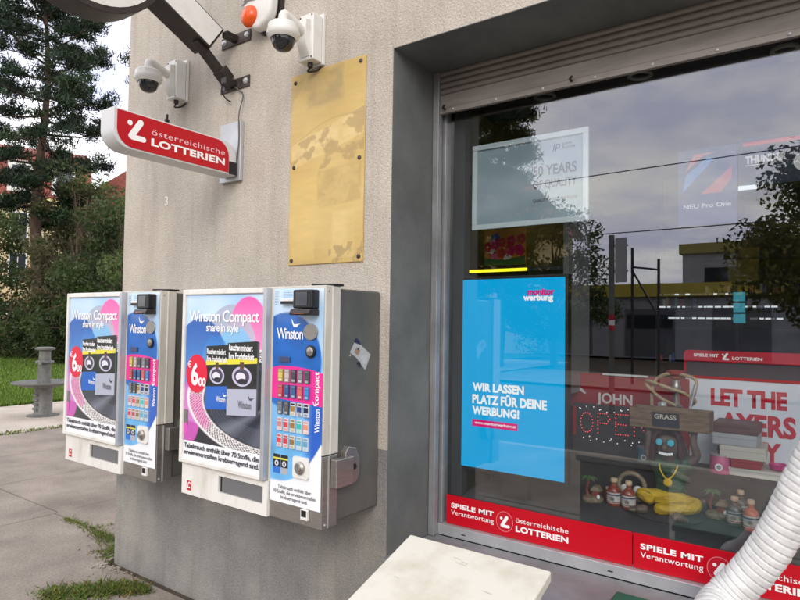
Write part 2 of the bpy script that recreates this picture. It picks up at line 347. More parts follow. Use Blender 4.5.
class Print:
    """flat printed picture: coloured polygons a fraction of a millimetre over one another"""
    def __init__(s, o, uv, rect, base=None, step=0.00006):
        s.o = Vector(o); s.u = Vector(uv[0]); s.v = Vector(uv[1]); s.n = s.u.cross(s.v); s.r = rect; s.m = MB(); s.k = 0; s.st = step
        if base: s.poly([(rect[0],rect[2]),(rect[1],rect[2]),(rect[1],rect[3]),(rect[0],rect[3])], base)
    def poly(s, P, c, same=False):
        P = clip(P, s.r)
        if len(P) < 3: return s
        if not same: s.k += 1
        s.m.color(c); s.m.add([s.o+s.u*a+s.v*b+s.n*(s.k*s.st) for a, b in P], [tuple(range(len(P)))]); return s
    def rect(s, x0, x1, y0, y1, c, same=False): return s.poly([(x0,y0),(x1,y0),(x1,y1),(x0,y1)], c, same)
    def build(s, name, mt, parent=None): return s.m.build(name, mt, parent)
def grid_picture(name, o, uv, rect, nx, ny, fn, mt, parent):
    """fine grid whose corners carry printed colours fn(a,b)->(n,3) linear"""
    a = np.linspace(rect[0], rect[1], nx+1); b = np.linspace(rect[2], rect[3], ny+1); A, B = np.meshgrid(a, b)
    P = np.array(o, float)+A.ravel()[:, None]*np.array(uv[0], float)+B.ravel()[:, None]*np.array(uv[1], float)
    i = np.arange(nx)[None, :]+np.arange(ny)[:, None]*(nx+1); i = i.ravel()
    F = np.stack([i, i+1, i+nx+2, i+nx+1], 1)
    me = bpy.data.meshes.new(name); me.from_pydata(P.tolist(), [], F.tolist()); me.update()
    C = np.ones((len(P), 4), np.float32); C[:, :3] = fn(A.ravel(), B.ravel())
    at = me.color_attributes.new('Col', 'FLOAT_COLOR', 'POINT'); at.data.foreach_set('color', C.ravel())
    return link(name, me, mt, parent)
def lin(*c): return np.array(rgb(*c)[:3])
#==STRUCTURE==
# ------------------------------------------------------------------ ground
def sheet(name, x0, x1, y0, y1, z, mt):
    return struct(MB().add([(x0,y0,z),(x1,y0,z),(x1,y1,z),(x0,y1,z)], [(0,1,2,3)]).build(name, mt))
sheet('ground', -400, 400, -400, 400, -0.16, M_soil)
sheet('pavement', -9.15, 14, -2.2, 14, -0.022, M_soil)
pv = bpy.data.objects['pavement']
def slab(x0, x1, y0, y1):
    z = random.uniform(-0.003, 0.002); g = 0.004; j = lambda: random.uniform(-0.005, 0.005)
    P = [(x0+g+j(),y0+g+j()),(x1-g+j(),y0+g+j()),(x1-g+j(),y1-g+j()),(x0+g+j(),y1-g+j())]
    MB().prism(P, (0,0,z), (1,0,0), (0,1,0), (0,0,-0.04)).build('slab', M_concrete, pv, bevel=0.007)
for x0, x1 in ((-9.15,-7.74),(-7.74,-6.46),(-6.46,-5.2)):
    for y0, y1 in ((-2.2,0.2),(0.2,2.49),(2.49,4.9),(4.9,7.4),(7.4,11)): slab(x0, x1, y0, y1)
slab(-5.2, -3.92, 2.46, 4.9); slab(-5.2, -3.92, 4.9, 7.4); slab(-5.2, -3.92, 7.4, 11)
for x0, x1 in ((-5.2,-2.62),(-2.62,-0.1),(-0.1,2.5),(2.5,5.1),(5.1,8)):
    slab(x0, x1, -2.2, 0.2)
    if x0 > -3: slab(x0, x1, 0.2, 2.2)
MB().prism([(-5.194,0.206),(-2.626,0.206),(-2.624,2.172),(-3.90,2.168),(-3.935,2.30),(-3.93,2.452),(-5.19,2.452)], (0,0,-0.001), (1,0,0), (0,1,0), (0,0,-0.04)).build('slab', M_concrete, pv, bevel=0.007)
sheet('footpath', -12.05, -9.16, -20, 60, -0.006, M_path)
MB_ = MB().box(-9.24, -9.15, -2.2, 40, -0.2, 0.012); struct(MB_.build('path_kerb', M_path, bevel=0.01))
MB_ = MB().box(-9.15, 40, -2.34, -2.2, -0.2, 0.004); struct(MB_.build('street_kerb', M_path, bevel=0.01))
sheet('road', -9.3, 60, -11, -2.34, -0.12, M_asph)
sheet('far_pavement', -60, 60, -16, -11.01, -0.05, M_concrete)
sheet('side_road', -60, -39.5, -40, 80, -0.02, M_asph)
sheet('lawn', -39.4, -12.06, -25, 60, -0.012, M_lawn)

def blades(name, pts, h, wd, pal, mt, lean=0.5, kind='stuff', parent=None):
    n = len(pts); P = np.array(pts, float); an = rng.uniform(0, 2*np.pi, n); hh = h*rng.uniform(0.5, 1.25, n); ww = wd*rng.uniform(0.6, 1.3, n)
    d = np.stack([np.cos(an), np.sin(an), 0*an], 1); ln = rng.uniform(-lean, lean, (n, 2))*hh[:, None]
    tip = P.copy(); tip[:, :2] += ln; tip[:, 2] += hh
    V = np.stack([P-d*ww[:, None]/2, P+d*ww[:, None]/2, tip], 1).reshape(-1, 3)
    F = np.arange(3*n).reshape(-1, 3)
    return fol_mesh(name, V, F, n, pal, mt, kind, parent)
def fol_mesh(name, V, F, n, pal, mt, kind=None, parent=None, clump=0):
    me = bpy.data.meshes.new(name); nv = len(V); k = F.shape[1]; nf = len(F)
    me.vertices.add(nv); me.vertices.foreach_set('co', V.astype(np.float32).ravel())
    me.loops.add(nf*k); me.loops.foreach_set('vertex_index', F.astype(np.int32).ravel())
    me.polygons.add(nf); me.polygons.foreach_set('loop_start', np.arange(0, nf*k, k, dtype=np.int32))
    me.update(calc_edges=True)
    pal = np.array([lin(*c) for c in pal]); C = pal[rng.integers(0, len(pal), nf)]*rng.uniform(0.7, 1.3, (nf, 1))
    if clump:        # each clump of leaves leans to its own tone
        k_ = np.arange(nf)//clump; nk = k_.max()+1; C = 0.45*C+0.55*pal[rng.integers(0, len(pal), nk)][k_]*rng.uniform(0.7, 1.35, (nk, 1))[k_]*rng.uniform(0.85, 1.15, (nf, 1))
    A = np.ones((nf*k, 4), np.float32); A[:, :3] = np.repeat(C, k, 0)
    at = me.color_attributes.new('Col', 'FLOAT_COLOR', 'CORNER'); at.data.foreach_set('color', A.ravel())
    o = link(name, me, mt, parent)
    if kind: o['kind'] = kind
    return o
def leaves(centers, rad, n, size, asp=0.55, flat=0.8):
    """n leaf diamonds in each ball"""
    C = np.repeat(np.array(centers, float), n, 0); r = np.repeat(np.array(rad, float)*np.ones(len(centers)), n)
    d = rng.normal(size=(len(C), 3)); d /= np.linalg.norm(d, axis=1)[:, None]
    C = C+d*(r*rng.uniform(0.25, 1.0, len(C))**0.6)[:, None]*np.array([1, 1, flat])
    a = rng.normal(size=(len(C), 3)); a /= np.linalg.norm(a, axis=1)[:, None]
    b = np.cross(a, rng.normal(size=(len(C), 3))); b /= np.linalg.norm(b, axis=1)[:, None]
    s = size*rng.uniform(0.6, 1.3, len(C))[:, None]
    V = np.stack([C-a*s, C+b*s*asp, C+a*s, C-b*s*asp], 1).reshape(-1, 3); F = np.arange(len(V)).reshape(-1, 4)
    return V, F
def limb(m, p0, p1, r0, r1, sag=0.0, k=6):
    p0, p1 = Vector(p0), Vector(p1); L = (p1-p0).length; pts = []
    for i in range(k+1):
        t = i/k; p = p0.lerp(p1, t); p.z += sag*L*math.sin(math.pi*t); jj = 0.02*L*math.sin(math.pi*t)
        pts.append(p+Vector((random.uniform(-jj,jj), random.uniform(-jj,jj), random.uniform(-jj,jj))))
    m.tube(pts, [r0+(r1-r0)*i/k for i in range(k+1)], 7)
def broad_tree(name, label, loc, h, base, rx, ry, nclump, nleaf, lsize, pal, clump=0.8, trunk=0.14, group=None, cat='tree', twigs=0, twigpal=None):
    t = thing(name, label, cat, loc, 0, group); cs = []; rad = []; m = MB()
    limb(m, (0,0,-0.1), (random.uniform(-.2,.2), random.uniform(-.2,.2), h*0.72), trunk, trunk*0.3, k=8)
    for i in range(nclump):
        z = random.uniform(0, 1); an = random.uniform(0, 6.283); prof = math.sin(math.pi*min(1, 0.12+0.86*z))**0.6; q = random.uniform(0.25, 1)**0.6
        c = (rx*q*prof*math.cos(an), ry*q*prof*math.sin(an), base+(h-base)*z); cs.append(c); rad.append(clump*random.uniform(0.55, 1.25))
        if i % 2 == 0: limb(m, (0,0,max(h*0.15, c[2]*random.uniform(0.4, 0.75))), c, trunk*0.32, 0.012, 0.05)
    for i in range(twigs):
        c = random.choice(cs); d = Vector((random.gauss(0,1), random.gauss(0,1), random.gauss(0.3,1))).normalized()*random.uniform(0.5, 1.3)
        limb(m, c, Vector(c)+d, 0.02, 0.006, 0.1, 3)
    m.build('trunk', M_bark, t, smooth=True)
    V, F = leaves(cs, rad, nleaf, lsize); fol_mesh('crown', V, F, len(F), pal, M_leaf, None, t, nleaf)
    return t
def needles(pts, n, ln, wd, up=0.5):
    C = np.repeat(np.array(pts, float), n, 0); C += rng.normal(0, ln*0.62, C.shape)*np.array([1, 1, 0.6])
    d = rng.normal(size=(len(C), 3)); d[:, 2] = np.abs(d[:, 2])*0.9+up*0.5; d /= np.linalg.norm(d, axis=1)[:, None]
    s = np.cross(d, rng.normal(size=(len(C), 3))); s /= np.linalg.norm(s, axis=1)[:, None]
    L = ln*rng.uniform(0.6, 1.2, len(C))[:, None]
    V = np.stack([C-s*wd/2, C+s*wd/2, C+d*L], 1).reshape(-1, 3); return V, np.arange(len(V)).reshape(-1, 3)
def pine(name, label, loc, h, base, spread, nb, ntw, nn, ln, wd, pal, trunk=0.26, group=None, bare=True, prof=None):
    t = thing(name, label, 'tree', loc, 0, group); m = MB(); pts = []
    tp = [Vector((0.12*math.sin(i*1.1), 0.1*math.cos(i*0.9)-0.1, -0.1+(h+0.1)*i/10)) for i in range(11)]
    m.tube(tp, [trunk*(1-0.88*i/10)*(1.15 if i == 0 else 1) for i in range(11)], 10)
    ga = 2.39996
    for i in range(nb):
        f = (i+0.5)/nb; z = base+(h-base)*f**0.92; an = i*ga+random.uniform(-.35, .35)
        L = spread*(prof(f) if prof else (1-f)**0.65+0.12)*random.uniform(0.62, 1.12); up = 0.05+0.55*f
        p0 = Vector((0,0,z-0.1)); d = Vector((math.cos(an), math.sin(an), 0)); p1 = p0+d*L+Vector((0,0,L*(up-0.22)))
        limb(m, p0, p1, 0.03+0.05*(1-f), 0.012, -0.05, 5)
        for k in range(ntw):
            s = random.uniform(0.3, 1.05); q = p0.lerp(p1, s); off = random.gauss(0, 0.34)*L*(0.35+0.3*s)
            e = q+Vector((-d.y, d.x, 0))*off+d*random.uniform(-.1, .25)+Vector((0,0,random.uniform(-.12, .3)))
            if k % 2 == 0: m.tube([q, (q+e)/2+Vector((0,0,-.03)), e], [0.014, 0.01, 0.006], 4, False)
            pts.append(e)
        pts.append(p1)
    pts += [(random.gauss(0,.15), random.gauss(0,.15), h-random.uniform(0,1.2)) for _ in range(8)]
    m.build('trunk', M_bark, t, smooth=True)
    V, F = needles(pts, nn, ln, wd); fol_mesh('crown', V, F, len(F), pal, M_needle, None, t, nn)
    return t

# lawn grass, weeds
lp = []
while len(lp) < 60000:
    x = -12.1-26*random.random()**1.6; y = random.uniform(-x*0.30, -x*0.62); lp.append((x, y, -0.012))
blades('lawn_grass', lp, 0.075, 0.03, [(96,124,44),(112,140,54),(82,108,38),(128,150,66),(70,94,34)], M_leaf)
def scatter(n, a, b, wd):
    o = []
    for _ in range(n):
        t = random.random(); k = random.gauss(0, wd); o.append((a[0]+(b[0]-a[0])*t+k*random.uniform(-1,1), a[1]+(b[1]-a[1])*t+k, -0.01))
    return o
wpal = [(104,128,52),(86,112,44),(124,138,66),(70,94,36),(140,142,74),(112,96,52)]
o = blades('kerb_weeds', scatter(1500, (-9.17,2.6), (-9.17,6.5), 0.05), 0.05, 0.022, wpal, M_leaf, 0.9)
o = blades('joint_weeds', scatter(650, (-5.0,2.45), (-4.05,2.42), 0.022)+scatter(500, (-4.5,2.42), (-3.98,2.33), 0.035)+scatter(420,(-4.12,2.30),(-3.93,2.26),0.05)+scatter(120,(-4.6,2.46),(-4.45,2.9),0.012), 0.03, 0.012, wpal, M_leaf, 1.5)
mp_ = []
for cx, cy, sx, sy, n in ((-3.48,1.98,.05,.05,420),(-3.4,2.05,.05,.04,300),(-3.56,1.88,.06,.05,480),(-3.66,1.76,.07,.05,420),(-3.32,2.08,.03,.02,120)):
    mp_ += [(random.gauss(cx,sx), min(2.2, random.gauss(cy,sy)), -0.004) for _ in range(n)]
o = blades('wall_foot_weeds', mp_, 0.032, 0.016, wpal+[(120,128,70),(96,104,48)], M_leaf, 1.6)
# crumbs of broken pavement along the wall foot
cm = MB()
for _ in range(70):
    x = random.gauss(-3.85, 0.16); y = 2.18-abs(random.gauss(0, .07)) if x > -3.9 else random.gauss(2.25,.07); s = random.uniform(0.003, 0.009)
    cm.obox((x,y,s*0.4), (s,s*.3,0), (-.2*s,s*random.uniform(.5,1),.2*s), (0,0,s*.5))
struct(cm.build('loose_grit', M_concrete), 'stuff')

# ------------------------------------------------------------------ trafik building
bld = thing('corner_shop_building', 'beige roughcast corner shop building with grey painted base and deep shop window', 'building', (0,0,0))
D = 2.227; NX = -1.652; RX = 1.75
wl = MB()
wl.box(-3.889, NX, D, 2.70, -0.15, 5.4).box(NX, RX, D, 2.70, 2.87, 5.4).box(RX, 5.0, D, 2.70, -0.15, 5.4).box(NX, RX, D, 2.60, -0.15, 0.535)
wl.box(-3.889, -3.55, 2.70, 9.0, -0.15, 5.4).box(-3.55, 5.0, 8.7, 9.0, -0.15, 5.4).box(4.7, 5.0, 2.70, 8.7, -0.15, 5.4)
wl.build('wall', M_wall, bld)
MB().box(-3.95, 5.06, D-0.06, 9.06, 5.4, 5.52).build('roof', M_bmetal, bld)
MB().box(NX, NX+0.003, D+0.001, 2.70, 0.55, 2.867).build('reveal', M_grey, bld)
MB().box(RX-0.003, RX, D+0.001, 2.70, 0.55, 2.867).build('reveal', M_grey, bld)
MB().box(NX, RX, D+0.001, 2.70, 2.867, 2.87).build('soffit', M_grey, bld)
MB().box(NX+0.004, RX-0.004, 2.19, 2.605, 0.535, 0.549).build('window_sill', M_alud, bld, bevel=0.003)
MB().box(-3.55, 4.7, 2.70, 8.7, 3.15, 3.2).build('ceiling', M_inwall, bld)
MB().box(-3.55, 4.7, 2.70, 8.7, -0.1, 0.02).build('floor', M_infloor, bld)
MB().box(-3.55, -3.54, 2.70, 8.7, 0.02, 3.15).build('interior_wall', M_inwall, bld)
MB().box(-3.54, 4.7, 8.68, 8.70, 0.02, 3.15).build('interior_wall', M_inwall, bld)
# sprayed white mark on the wall under the projecting sign
text('3', (-3.43,-3.395,2.31,2.37), (0,D-0.001,0), FRONT, mat('faded_white_paint', rgb(222,216,206), 0.8), bld, bold=0.01, name='painted_mark')

# ------------------------------------------------------------------ shop window
win = thing('shop_window', 'large aluminium framed shop window with one wide reflecting pane', 'window', (0,2.63,0.55))
def wbox(name, x0, x1, y0, y1, z0, z1, mt, p=win, bevel=0.003):
    return MB().box(x0, x1, y0-2.63, y1-2.63, z0-0.55, z1-0.55).build(name, mt, p, bevel=bevel)
wbox('bottom_rail', NX+0.004, RX-0.004, 2.606, 2.665, 0.551, 0.602, M_alu)
wbox('jamb', NX+0.004, -1.602, 2.622, 2.675, 0.603, 2.80, M_alud)
wbox('jamb', RX-0.07, RX-0.004, 2.622, 2.675, 0.603, 2.80, M_alud)
wbox('top_rail', NX+0.004, RX-0.004, 2.622, 2.675, 2.801, 2.866, M_indark)
wbox('inner_post', -1.600, -1.535, 2.70, 2.76, 0.62, 2.80, M_indark)
wbox('glass_pane', -1.602, RX-0.07, 2.640, 2.646, 0.603, 2.80, M_glass, bevel=0)
for x in (-1.48, -0.78, -0.05): wbox('drain_slot', x, x+0.022, 2.6050, 2.6062, 0.572, 0.577, M_black, bevel=0)
# roller shutter
sh = thing('roller_shutter', 'half hidden grey metal roller shutter rolled up above the shop window', 'shutter', (0,2.585,2.65))
MB().box(NX+0.005, NX+0.040, 2.565-2.585, 2.603-2.585, 0.551-2.65, 2.866-2.65).build('guide_rail', M_alud, sh, bevel=0.003)
MB().box(RX-0.04, RX-0.005, 2.565-2.585, 2.603-2.585, 0.551-2.65, 2.866-2.65).build('guide_rail', M_alud, sh, bevel=0.003)
M_slat = mat('shutter_metal', rgb(148, 140, 132), 0.5, 0.3, c2=rgb(120, 112, 104), scale=6, stretch=(0.4, 1, 3))
prof = [(0,0),(0.006,0.003),(0.011,0.010),(0.012,0.017),(0.010,0.024),(0.004,0.0295),(0,0.030)]
sd = None
for i in range(4):
    if sd is None:
        mm = MB(); P = [(-a, b) for a, b in prof]+[(0.006,0.030),(0.006,0)]
        mm.prism(P, (NX+0.042,0,0), (0,1,0), (0,0,1), (RX-NX-0.084,0,0)); s_ = mm.build('slat', M_slat, sh, smooth=True); sd = s_.data
    else: s_ = link('slat', sd, None, sh)
    s_.location = (0, 0, 0.098+i*0.031)
bb = MB().prism([(-0.014,0.0),(0.008,0.0),(0.008,0.096),(-0.008,0.096),(-0.010,0.03),(-0.014,0.026)], (NX+0.042,0,0), (0,1,0), (0,0,1), (RX-NX-0.084,0,0)).build('bottom_bar', M_slat, sh)
for i in range(14):
    x = NX+0.12+i*0.235
    MB().lathe([(0.007,0),(0.006,0.004),(0.001,0.006)], (x,-0.014,0.013), 8, (0,-1,0)).build('rivet', M_alu, sh)
for x in (-1.58, -0.93): MB().tube([(x,-0.012,0.02),(x,-0.035,0.022),(x+0.012,-0.04,0.03)], 0.006, 8).build('pull_knob', M_bmetal, sh)

# red lottery strips along the foot of the pane
def lott_mark(P, cx, cy, s, c):          # dot and two strokes
    P.poly(ell(cx-0.36*s, cy+0.30*s, 0.13*s, 0.13*s, 14), c)
    def stroke(a, b, r):
        a = Vector(a); b = Vector(b); an = math.atan2(b.y-a.y, b.x-a.x)
        q = [(cx+s*(b.x+r*math.cos(an+t)), cy+s*(b.y+r*math.sin(an+t))) for t in np.linspace(-math.pi/2, math.pi/2, 7)]
        q += [(cx+s*(a.x+r*math.cos(an+t)), cy+s*(a.y+r*math.sin(an+t))) for t in np.linspace(math.pi/2, 3*math.pi/2, 7)]
        P.poly(q, c)
    stroke((0.18,0.42), (-0.28,-0.32), 0.15); stroke((-0.24,-0.36), (0.36,-0.36), 0.13)
WH = rgb(246,245,243)
def strip(x0, label):
    wd = 0.895
    t = thing('lottery_strip', label, 'sign strip', (x0,2.636,0.604), 0, 'red strips along the foot of the shop window')
    MB().box(0, wd, -0.0008, 0.0015, 0, 0.141).build('backing', M_red, t)
    O = (0,-0.0010,0)
    text('SPIELE MIT', (0.028,0.262,0.080,0.104), O, FRONT, M_inwhite, t, bold=0.035, spacing=1.05)
    text('Verantwortung', (0.028,0.262,0.040,0.070), O, FRONT, M_inwhite, t, spacing=1.05, bold=0.004)
    P = Print((0,-0.0011,0), FRONT, (0,wd,0,0.141)); P.poly(ell(0.318,0.068,0.044,0.047), rgb(222,120,128)); P.poly(ell(0.318,0.068,0.041,0.044), rgb(190,20,40)); lott_mark(P, 0.320, 0.066, 0.052, WH); P.build('lottery_mark', M_print, t)
    text('österreichische', (0.375,0.625,0.076,0.098), O, FRONT, M_inwhite, t, spacing=1.05, bold=0.004)
    text('LOTTERIEN', (0.375,0.625,0.034,0.062), O, FRONT, M_inwhite, t, bold=0.04, spacing=1.05)
    return t
strip(-1.584, 'red lottery strip below the blue screen, leftmost on the pane')
strip(-0.684, 'red lottery strip half hidden behind the white hose')
strip(0.216, 'red lottery strip right of the white hose')
# ------------------------------------------------------------------ cigarette machines
SKYA, SKYB = lin(150,196,236), lin(226,240,248)
def smooth_in(d, w=0.004): return np.clip(0.5-d/w, 0, 1)[:, None]
def vnoise(a, b, seed=0):
    r = np.zeros_like(a); g = np.random.default_rng(seed)
    for k in range(7):
        fx, fy = g.uniform(4, 22, 2); ph = g.uniform(0, 6.28, 2); r += np.sin(a*fx+ph[0]+2*np.sin(b*fy+ph[1]))/(1+k*0.4)
    return r/4
def poster_fn(a, b):
    C = SKYA+(SKYB-SKYA)*np.clip(0.5+0.7*vnoise(a, b, 3), 0, 1)[:, None]
    def blend(mask, c): 
        nonlocal C
        C = C*(1-mask)+mask*c
    def disc(cx, cy, rx, ry, c0, c1, al=1.0):
        d = np.sqrt(((a-cx)/rx)**2+((b-cy)/ry)**2)-1
        t = np.clip((b-cy+ry)/(2*ry), 0, 1)[:, None]; blend(smooth_in(d, 0.03)*al, c0*(1-t)+c1*t)
    disc(0.362, 0.775, 0.17, 0.145, lin(176,186,204), lin(160,168,184), 0.9)
    disc(0.475, 0.79, 0.135, 0.165, lin(248,170,212), lin(236,64,158))
    disc(0.40, 0.72, 0.13, 0.15, lin(196,208,226), lin(170,176,192), 0.85)
    disc(0.385, 0.70, 0.12, 0.12, lin(80,170,224), lin(120,196,236), 0.8)
    disc(0.135, 0.67, 0.185, 0.185, lin(96,156,222), lin(14,84,170))
    disc(0.25, 0.655, 0.10, 0.12, lin(120,186,232), lin(30,112,196), 0.8)
    blend(smooth_in(np.maximum(0.36-b-0.1*a, -1)*-1, 0.02)*0, C)
    # turntable: dark table, platter with dotted rim, record
    blend(smooth_in(b-(0.36-0.06*a), 0.01), lin(40,42,50))
    blend(smooth_in(np.sqrt(((a-0.06)/0.085)**2+((b-0.40)/0.15)**2)-1, 0.06)*0.85, lin(210,90,186))
    def rr_(cx, cy, rx, ry): return np.sqrt(((a-cx)/rx)**2+((b-cy)/ry)**2)
    d = rr_(0.62, 0.475, 0.58, 0.245); blend(smooth_in(d-1, 0.02), lin(232,230,228))
    ang = np.arctan2((b-0.475)/0.245, (a-0.62)/0.58); ring = (d > 0.80) & (d < 0.965)
    dots = ((np.sin(ang*120)*np.sin((d-0.80)*150) > 0.1) & ring)[:, None]*1.0
    blend(dots, lin(70,60,52)); blend(smooth_in(rr_(0.10,0.40,0.13,0.10)-1, 0.4)*0.55*ring[:, None], lin(226,70,170))
    blend(smooth_in(d-0.78, 0.02), lin(28,28,34)); blend(smooth_in(d-0.76, 0.02), lin(52,58,70))
    gro = (np.sin(d*160) > 0.55)[:, None]*(d < 0.75)[:, None]*0.35; blend(gro, lin(96,104,120))
    blend(smooth_in(rr_(0.60,0.50,0.33,0.13)-1, 0.02), lin(34,40,54)); blend(smooth_in(np.abs(ang+2.3)-0.10, 0.25)*(d < 0.76)[:, None]*0.5, lin(150,156,172)); blend(smooth_in(np.abs(ang+1.75)-0.05, 0.25)*(d < 0.76)[:, None]*0.35, lin(150,156,172))
    return C
def pack(Pn, x0, x1, z0, z1, sl, low, lowtx):
    """printed cigarette pack on the poster, leaning by sl"""
    K = rgb(26,26,28); q = lambda a, b: (x0+(x1-x0)*a, z0+(z1-z0)*b+sl*a)
    def Q(a0, a1, b0, b1, c): Pn.poly([q(a0,b0), q(a1,b0), q(a1,b1), q(a0,b1)], c)
    Q(0,1,0,1,K); Q(0,1,0,0.36,low); Q(0,1,0.70,0.775,rgb(232,220,60))
    cx, cz = q(0.5, 0.53); rx = (x1-x0)*0.33; rz = (z1-z0)*0.135
    Pn.poly(ell(cx,cz,rx,rz), rgb(196,190,214)); Pn.poly(ell(cx,cz,rx*.78,rz*.78), rgb(70,66,86)); Pn.poly(ell(cx-rx*.1,cz-rz*.05,rx*.5,rz*.45), rgb(226,222,232)); Pn.poly(ell(cx+rx*.1,cz-rz*.5,rx*.5,rz*.3), rgb(40,36,50))
    Pn.rect(cx-rx*.2, cx+rx*.2, cz+rz*.7, cz+rz*1.5, rgb(92,58,44))
def bird(Pn, cx, cz, s, c):
    Pn.poly([(cx-0.5*s,cz+0.5*s),(cx-0.2*s,cz+0.02*s),(cx+0.25*s,cz+0.05*s),(cx+0.5*s,cz+0.1*s),(cx+0.22*s,cz-0.06*s),(cx+0.1*s,cz-0.2*s),(cx-0.25*s,cz-0.18*s),(cx-0.42*s,cz+0.12*s)], c)
WARN1 = 'Tabakrauch enthält über 70 Stoffe, die\nerwiesenermaßen krebserregend sind.'
WARN2 = 'Tabakrauch enthält über\n70 Stoffe, die erwiesenermaßen\nkrebserregend sind.'
def make_machine(loc):
    t = thing('cigarette_machine', '', 'vending machine', loc, 0, 'cigarette machines on the wall')
    cb = MB().box(0.010, 0.910, 0.108, 0.395, 0.012, 0.988).build('cabinet', M_dark, t, bevel=0.010, seg=3)
    L_ = [(0,0),(0.612,0),(0.612,0.30),(0.92,0.30),(0.92,0.997),(0,0.997)]
    MB().prism(L_, (0,0.012,0), (1,0,0), (0,0,1), (0,0.094,0)).build('front_frame', M_cream, t, bevel=0.004)
    MB().box(0.9195, 0.9225, 0.052, 0.060, 0.303, 0.992).build('edge_trim', M_white, t, bevel=0.001)
    MB().box(0.614, 0.919, 0.0125, 0.105, 0.002, 0.297).build('steel_base', M_steel, t, bevel=0.004)
    MB().box(0.9185, 0.9215, 0.045, 0.052, 0.004, 0.295).build('edge_trim', M_alu, t)
    MB().prism([(0.83,0.02),(0.922,0.06),(0.924,0.118),(0.78,0.118)], (0,0,1.006), (1,0,0), (0,1,0), (0,0,-0.0085)).build('rubber_cap', M_black, t)
    # poster case
    fr = thing_part('poster_frame', t)
    for x0, x1, z0, z1, mt in ((0,0.020,0.155,0.993,M_white),(0.580,0.602,0.155,0.993,M_alu),(0.0205,0.5795,0.968,0.993,M_white),(0.0205,0.5795,0.155,0.176,M_white)):
        MB().box(x0, x1, -0.022, 0.0115, z0, z1).build('frame_bar', mt, fr, bevel=0.004)
    po = grid_picture('poster', (0,-0.010,0), FRONT, (0.0205,0.5795,0.1765,0.9675), 190, 270, poster_fn, M_poster, t)
    Pn = Print((0,-0.0103,0), FRONT, (0.0205,0.5795,0.1765,0.9675))
    Pn.rect(0.0205,0.5795,0.1765,0.262,rgb(240,241,242))
    pack(Pn, 0.182, 0.345, 0.425, 0.722, 0.012, rgb(20,96,190), 0); pack(Pn, 0.338, 0.540, 0.412, 0.742, 0.014, rgb(176,180,196), 1)
    Pn.poly([(0.540,0.425),(0.553,0.44),(0.553,0.752),(0.540,0.756)], rgb(70,72,80))
    Pn.poly(ell(0.112,0.588,0.082,0.092,32), rgb(222,0,58)); Pn.rect(0.0205,0.052,0.335,0.41,rgb(112,110,108)); Pn.rect(0.0205,0.046,0.29,0.345,rgb(222,80,180))
    bird(Pn, 0.505, 0.50, 0.045, rgb(70,72,84)); bird(Pn, 0.325, 0.50, 0.03, WH)
    Pn.build('poster_print', M_poster, po)
    O = (0,-0.0128,0)
    text('Winston Compact', (0.046,0.550,0.822,0.893), O, FRONT, M_inwhite, po, bold=0.012, spacing=0.9)
    text('share in style', (0.180,0.412,0.780,0.832), O, FRONT, M_inwhite, po, bold=0.014, spacing=0.9)
    text('€', (0.043,0.072,0.615,0.648), O, FRONT, M_inwhite, po, bold=0.0)
    text('6', (0.072,0.128,0.530,0.640), O, FRONT, M_inwhite, po, bold=0.03)
    text('00', (0.130,0.186,0.530,0.572), O, FRONT, M_inwhite, po, bold=0.03)
    text('Winston', (0.420,0.508,0.452,0.486), O, FRONT, M_ingrey, po, bold=0.01)
    text('Winston', (0.265,0.332,0.468,0.494), O, FRONT, M_inwhite, po, bold=0.01)
    text('Rauchen mindert\nIhre Fruchtbarkeit', (0.350,0.522,0.670,0.738), (0,-0.0130,0), FRONT, M_inwhite, po, bold=0.03)
    text('Rauchen mindert\nIhre Fruchtbarkeit', (0.190,0.336,0.652,0.712), (0,-0.0130,0), FRONT, M_inwhite, po, bold=0.03)
    text(WARN1, (0.030,0.568,0.190,0.252), O, FRONT, M_inblack, po, bold=0.022, spacing=0.95)
    # lower white panel with delivery slot
    lp_ = MB().box(0.004,0.283,-0.002,0.0118,0.002,0.153).box(0.584,0.611,-0.002,0.0118,0.002,0.153).box(0.283,0.584,-0.002,0.0118,0.126,0.153).box(0.283,0.584,-0.002,0.0118,0.002,0.051)
    lo = lp_.build('lower_panel', M_white, t)
    MB().box(0.2832,0.5838,0.0100,0.0115,0.0512,0.1258).build('slot_recess', M_black, t)
    MB().prism([(0.300,0.053),(0.583,0.053),(0.583,0.124),(0.300,0.124)], (0,0.006,0), (1,0,0), (0,0,1), (0,0.003,0)).build('slot_flap', mat_once('flap_grey', rgb(120,120,122), 0.4, 0.3), t)
    st = MB().box(0.046,0.080,-0.0030,-0.0021,0.022,0.068).build('maker_sticker', mat_once('sticker_red', rgb(196,34,46), 0.4), t)
    Ps = Print((0,-0.0032,0), FRONT, (0.046,0.080,0.022,0.068)); Ps.poly([(0.050,0.030),(0.058,0.034),(0.060,0.054),(0.066,0.058),(0.074,0.052),(0.076,0.058),(0.066,0.064),(0.056,0.058),(0.054,0.042)], WH); Ps.poly([(0.062,0.034),(0.072,0.034),(0.072,0.040),(0.062,0.040)], WH); Ps.build('sticker_print', M_print, st)
    # selection column
    SK = (0.616,0.914,0.075,0.988)
